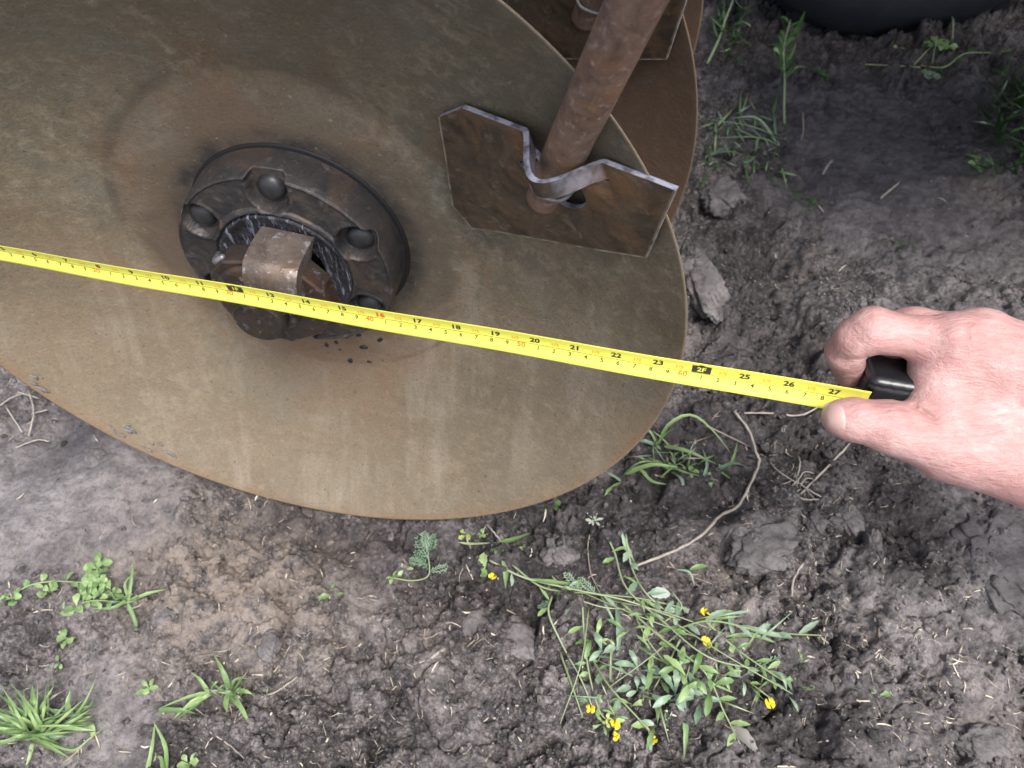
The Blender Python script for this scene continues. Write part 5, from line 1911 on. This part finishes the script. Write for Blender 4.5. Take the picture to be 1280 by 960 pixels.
stalk('straw_piece', 'long thin straw slanting on the dark mud at the bottom left of centre', 'straw', [([(330, 870, .004), (345, 862, .008), (372, 846, .005)], .0010)])
stalk('straw_piece', 'thin dark root curling across the bottom between small tufts and flowers', 'root', [([(262, 915, .004), (285, 930, .006), (310, 952, .004)], .0008)])
stalk('straw_piece', 'pale straw flake on the crumbly mud below the lowest rim point', 'straw', [([(535, 826, .006), (545, 818, .008), (556, 811, .006)], .0020)])
stalk('straw_piece', 'whitish straw sticking out of the mud by the disc bottom', 'straw', [([(608, 655, .004), (616, 664, .008), (626, 676, .006)], .0012)])
stalk('straw_piece', 'pale straw leaning in the mud behind the hand, right of the second disc', 'straw', [([(1100, 248, .004), (1112, 238, .010), (1124, 228, .008)], .0020)])
stalk('straw_piece', 'short straw stub left of the leaning one in the upper right mud', 'straw', [([(1028, 218, .004), (1034, 208, .012), (1040, 200, .010)], .0019)])
stalk('straw_bundle', 'bundle of crossed pale straws under the left end of the disc rim', 'straw',
      [([(0, 507, .006), (15, 498, .010), (30, 492, .006)], .0012), ([(38, 492, .006), (42, 515, .010), (36, 545, .006)], .0013), ([(10, 512, .006), (28, 540, .006)], .0010), ([(22, 490, .010), (50, 500, .008)], .0011), ([(40, 518, .008), (60, 512, .008)], .0011), ([(20, 560, .004), (46, 550, .006), (62, 552, .004)], .0009)])


# ------------------------------------------------------------------ single clods that could be picked up
def clod(label, u, v, sx, sy, sz, seed, rot=0.0, mat=None, sink=0.42):
    rs = np.random.RandomState(seed)
    bv, bf = icos()
    for _ in range(4):
        bv, bf = subdiv(bv, bf)
    p = bv * 2.2 + seed * 3.7
    d = fbm(p[:, 0] + p[:, 2] * .7, p[:, 1] - p[:, 2] * .5, 4, seed, .55) * 0.42 + 0.10 * fbm(p[:, 0] * 3, p[:, 1] * 3 + p[:, 2] * 2.3, 3, seed + 9)
    V = bv * (1 + d)[:, None]
    top = 0.72 + 0.15 * V[:, 0] + 0.25 * fbm(V[:, 0] * 2 + seed, V[:, 1] * 2, 3, seed)
    V[:, 2] = np.where(V[:, 2] > top, top + (V[:, 2] - top) * 0.25, V[:, 2])
    V = V * [sx, sy, sz]
    c, s_ = math.cos(rot), math.sin(rot)
    V = np.stack([V[:, 0] * c - V[:, 1] * s_, V[:, 0] * s_ + V[:, 1] * c, V[:, 2]], -1)
    b = W3(u, v, 0)
    o = mesh_obj('mud_clod', V, bf, mat or clod_mat)
    o.location = (b[0], b[1], b[2] + sz * (0.5 - sink))
    tag(o, label, 'clod')


cm = M('clod_mud')
a = cm.noise(38, 6, .7)
f = cm.noise(230, 6, .75)
c = cm.ramp(a, [(.35, (0.065, 0.057, 0.056)), (.65, (0.195, 0.174, 0.171))])
c = cm.mix(cm.ramp(f, [(.36, .6), (.5, 0.0)]), c, (.04, .035, .034))
cm.bump(cm.math('ADD', f, cm.math('MULTIPLY', a, .6)), .8, .002)
clod_mat = cm.set(c, .62, 0, .5)
clod('pale grey clod standing tight against the right edge of the disc', 876, 362, .024, .052, .024, 3, .1)
clod('dark flat clod under the tape just right of the disc', 868, 480, .024, .014, .012, 5, .2)
clod('smaller clod under the tape, second from the disc', 925, 480, .017, .013, .012, 6)
clod('broad flat grey clod below the dead roots', 950, 690, .034, .022, .013, 8, .5)
clod('narrow upright grey clod with a dark gap on its left', 1090, 690, .009, .021, .012, 9, -.15)
clod('round lump of mud below the dead root tuft on the right', 1060, 650, .014, .016, .012, 10)
clod('small round clod between flattened clod and narrow upright one', 1022, 655, .011, .011, .010, 11)
clod('big pale mud slab at the right edge under the wrist', 1262, 705, .040, .056, .012, 12, -.1, sink=.45)
clod('lumpy dark clod beside the disc at tape height above the tape', 905, 250, .034, .026, .022, 13, .4)
clod('cracked lump by the far right side under the disc bottom', 700, 690, .018, .015, .012, 14, .8)
clod('large crumbly clod under the middle of the disc bottom', 590, 790, .022, .020, .015, 15)
clod('paler crumbly clod right of the large one', 640, 800, .018, .020, .014, 16, .6)
clod('round grey clod near the lower left mud rut', 120, 572, .012, .009, .010, 17)
clod('dark little clod above the small upright grass tuft', 205, 770, .013, .009, .008, 18)
clod('tan clod in the crumbly patch at lower left', 335, 805, .010, .013, .009, 19, .3)
clod('dark round pebble of mud between the small tufts', 345, 928, .007, .006, .006, 20)
clod('low clod among the flower stems, left of the white round leaf', 760, 765, .014, .012, .009, 21)
clod('dark clod at the bottom right corner of the mud', 1225, 930, .020, .016, .012, 22)


# ------------------------------------------------------------------ unseen body added over the far ground to shade the mud there
def box(name, lo, hi, mat, parent, bev=0.01):
    (x0, y0, z0), (x1, y1, z1) = lo, hi
    V, Fc = prism([(x0, y0), (x1, y0), (x1, y1), (x0, y1)], z0, z1, bev)
    return mesh_obj(name, V, Fc, mat, parent, smooth=False)


paint = mat_rust('worn_dark_paint', (0.045, 0.040, 0.035), (0.09, 0.08, 0.07), (0.10, 0.06, 0.04), (0.02, 0.02, 0.02), 0.5, 0.1, 0.3, 0.4)
mc = thing('shade_body', 'dark unseen boxes added above the tyre to shade the far mud', 'machine', loc=(0, 0, 0))
box('shade_block', (0.40, 0.98, 0.82), (2.1, 2.6, 1.5), paint, mc)
box('shade_slab', (0.40, 0.46, 0.60), (2.1, 0.98, 0.70), paint, mc)
box('cross_tube', (-0.9, 1.20, 0.90), (0.40, 1.30, 1.00), paint, mc)
box('axle_tube', (0.2, 1.62, 0.30), (1.9, 1.70, 0.38), paint, mc)
box('upright', (1.75, 1.2, 0.0), (1.85, 1.3, 1.0), paint, mc)
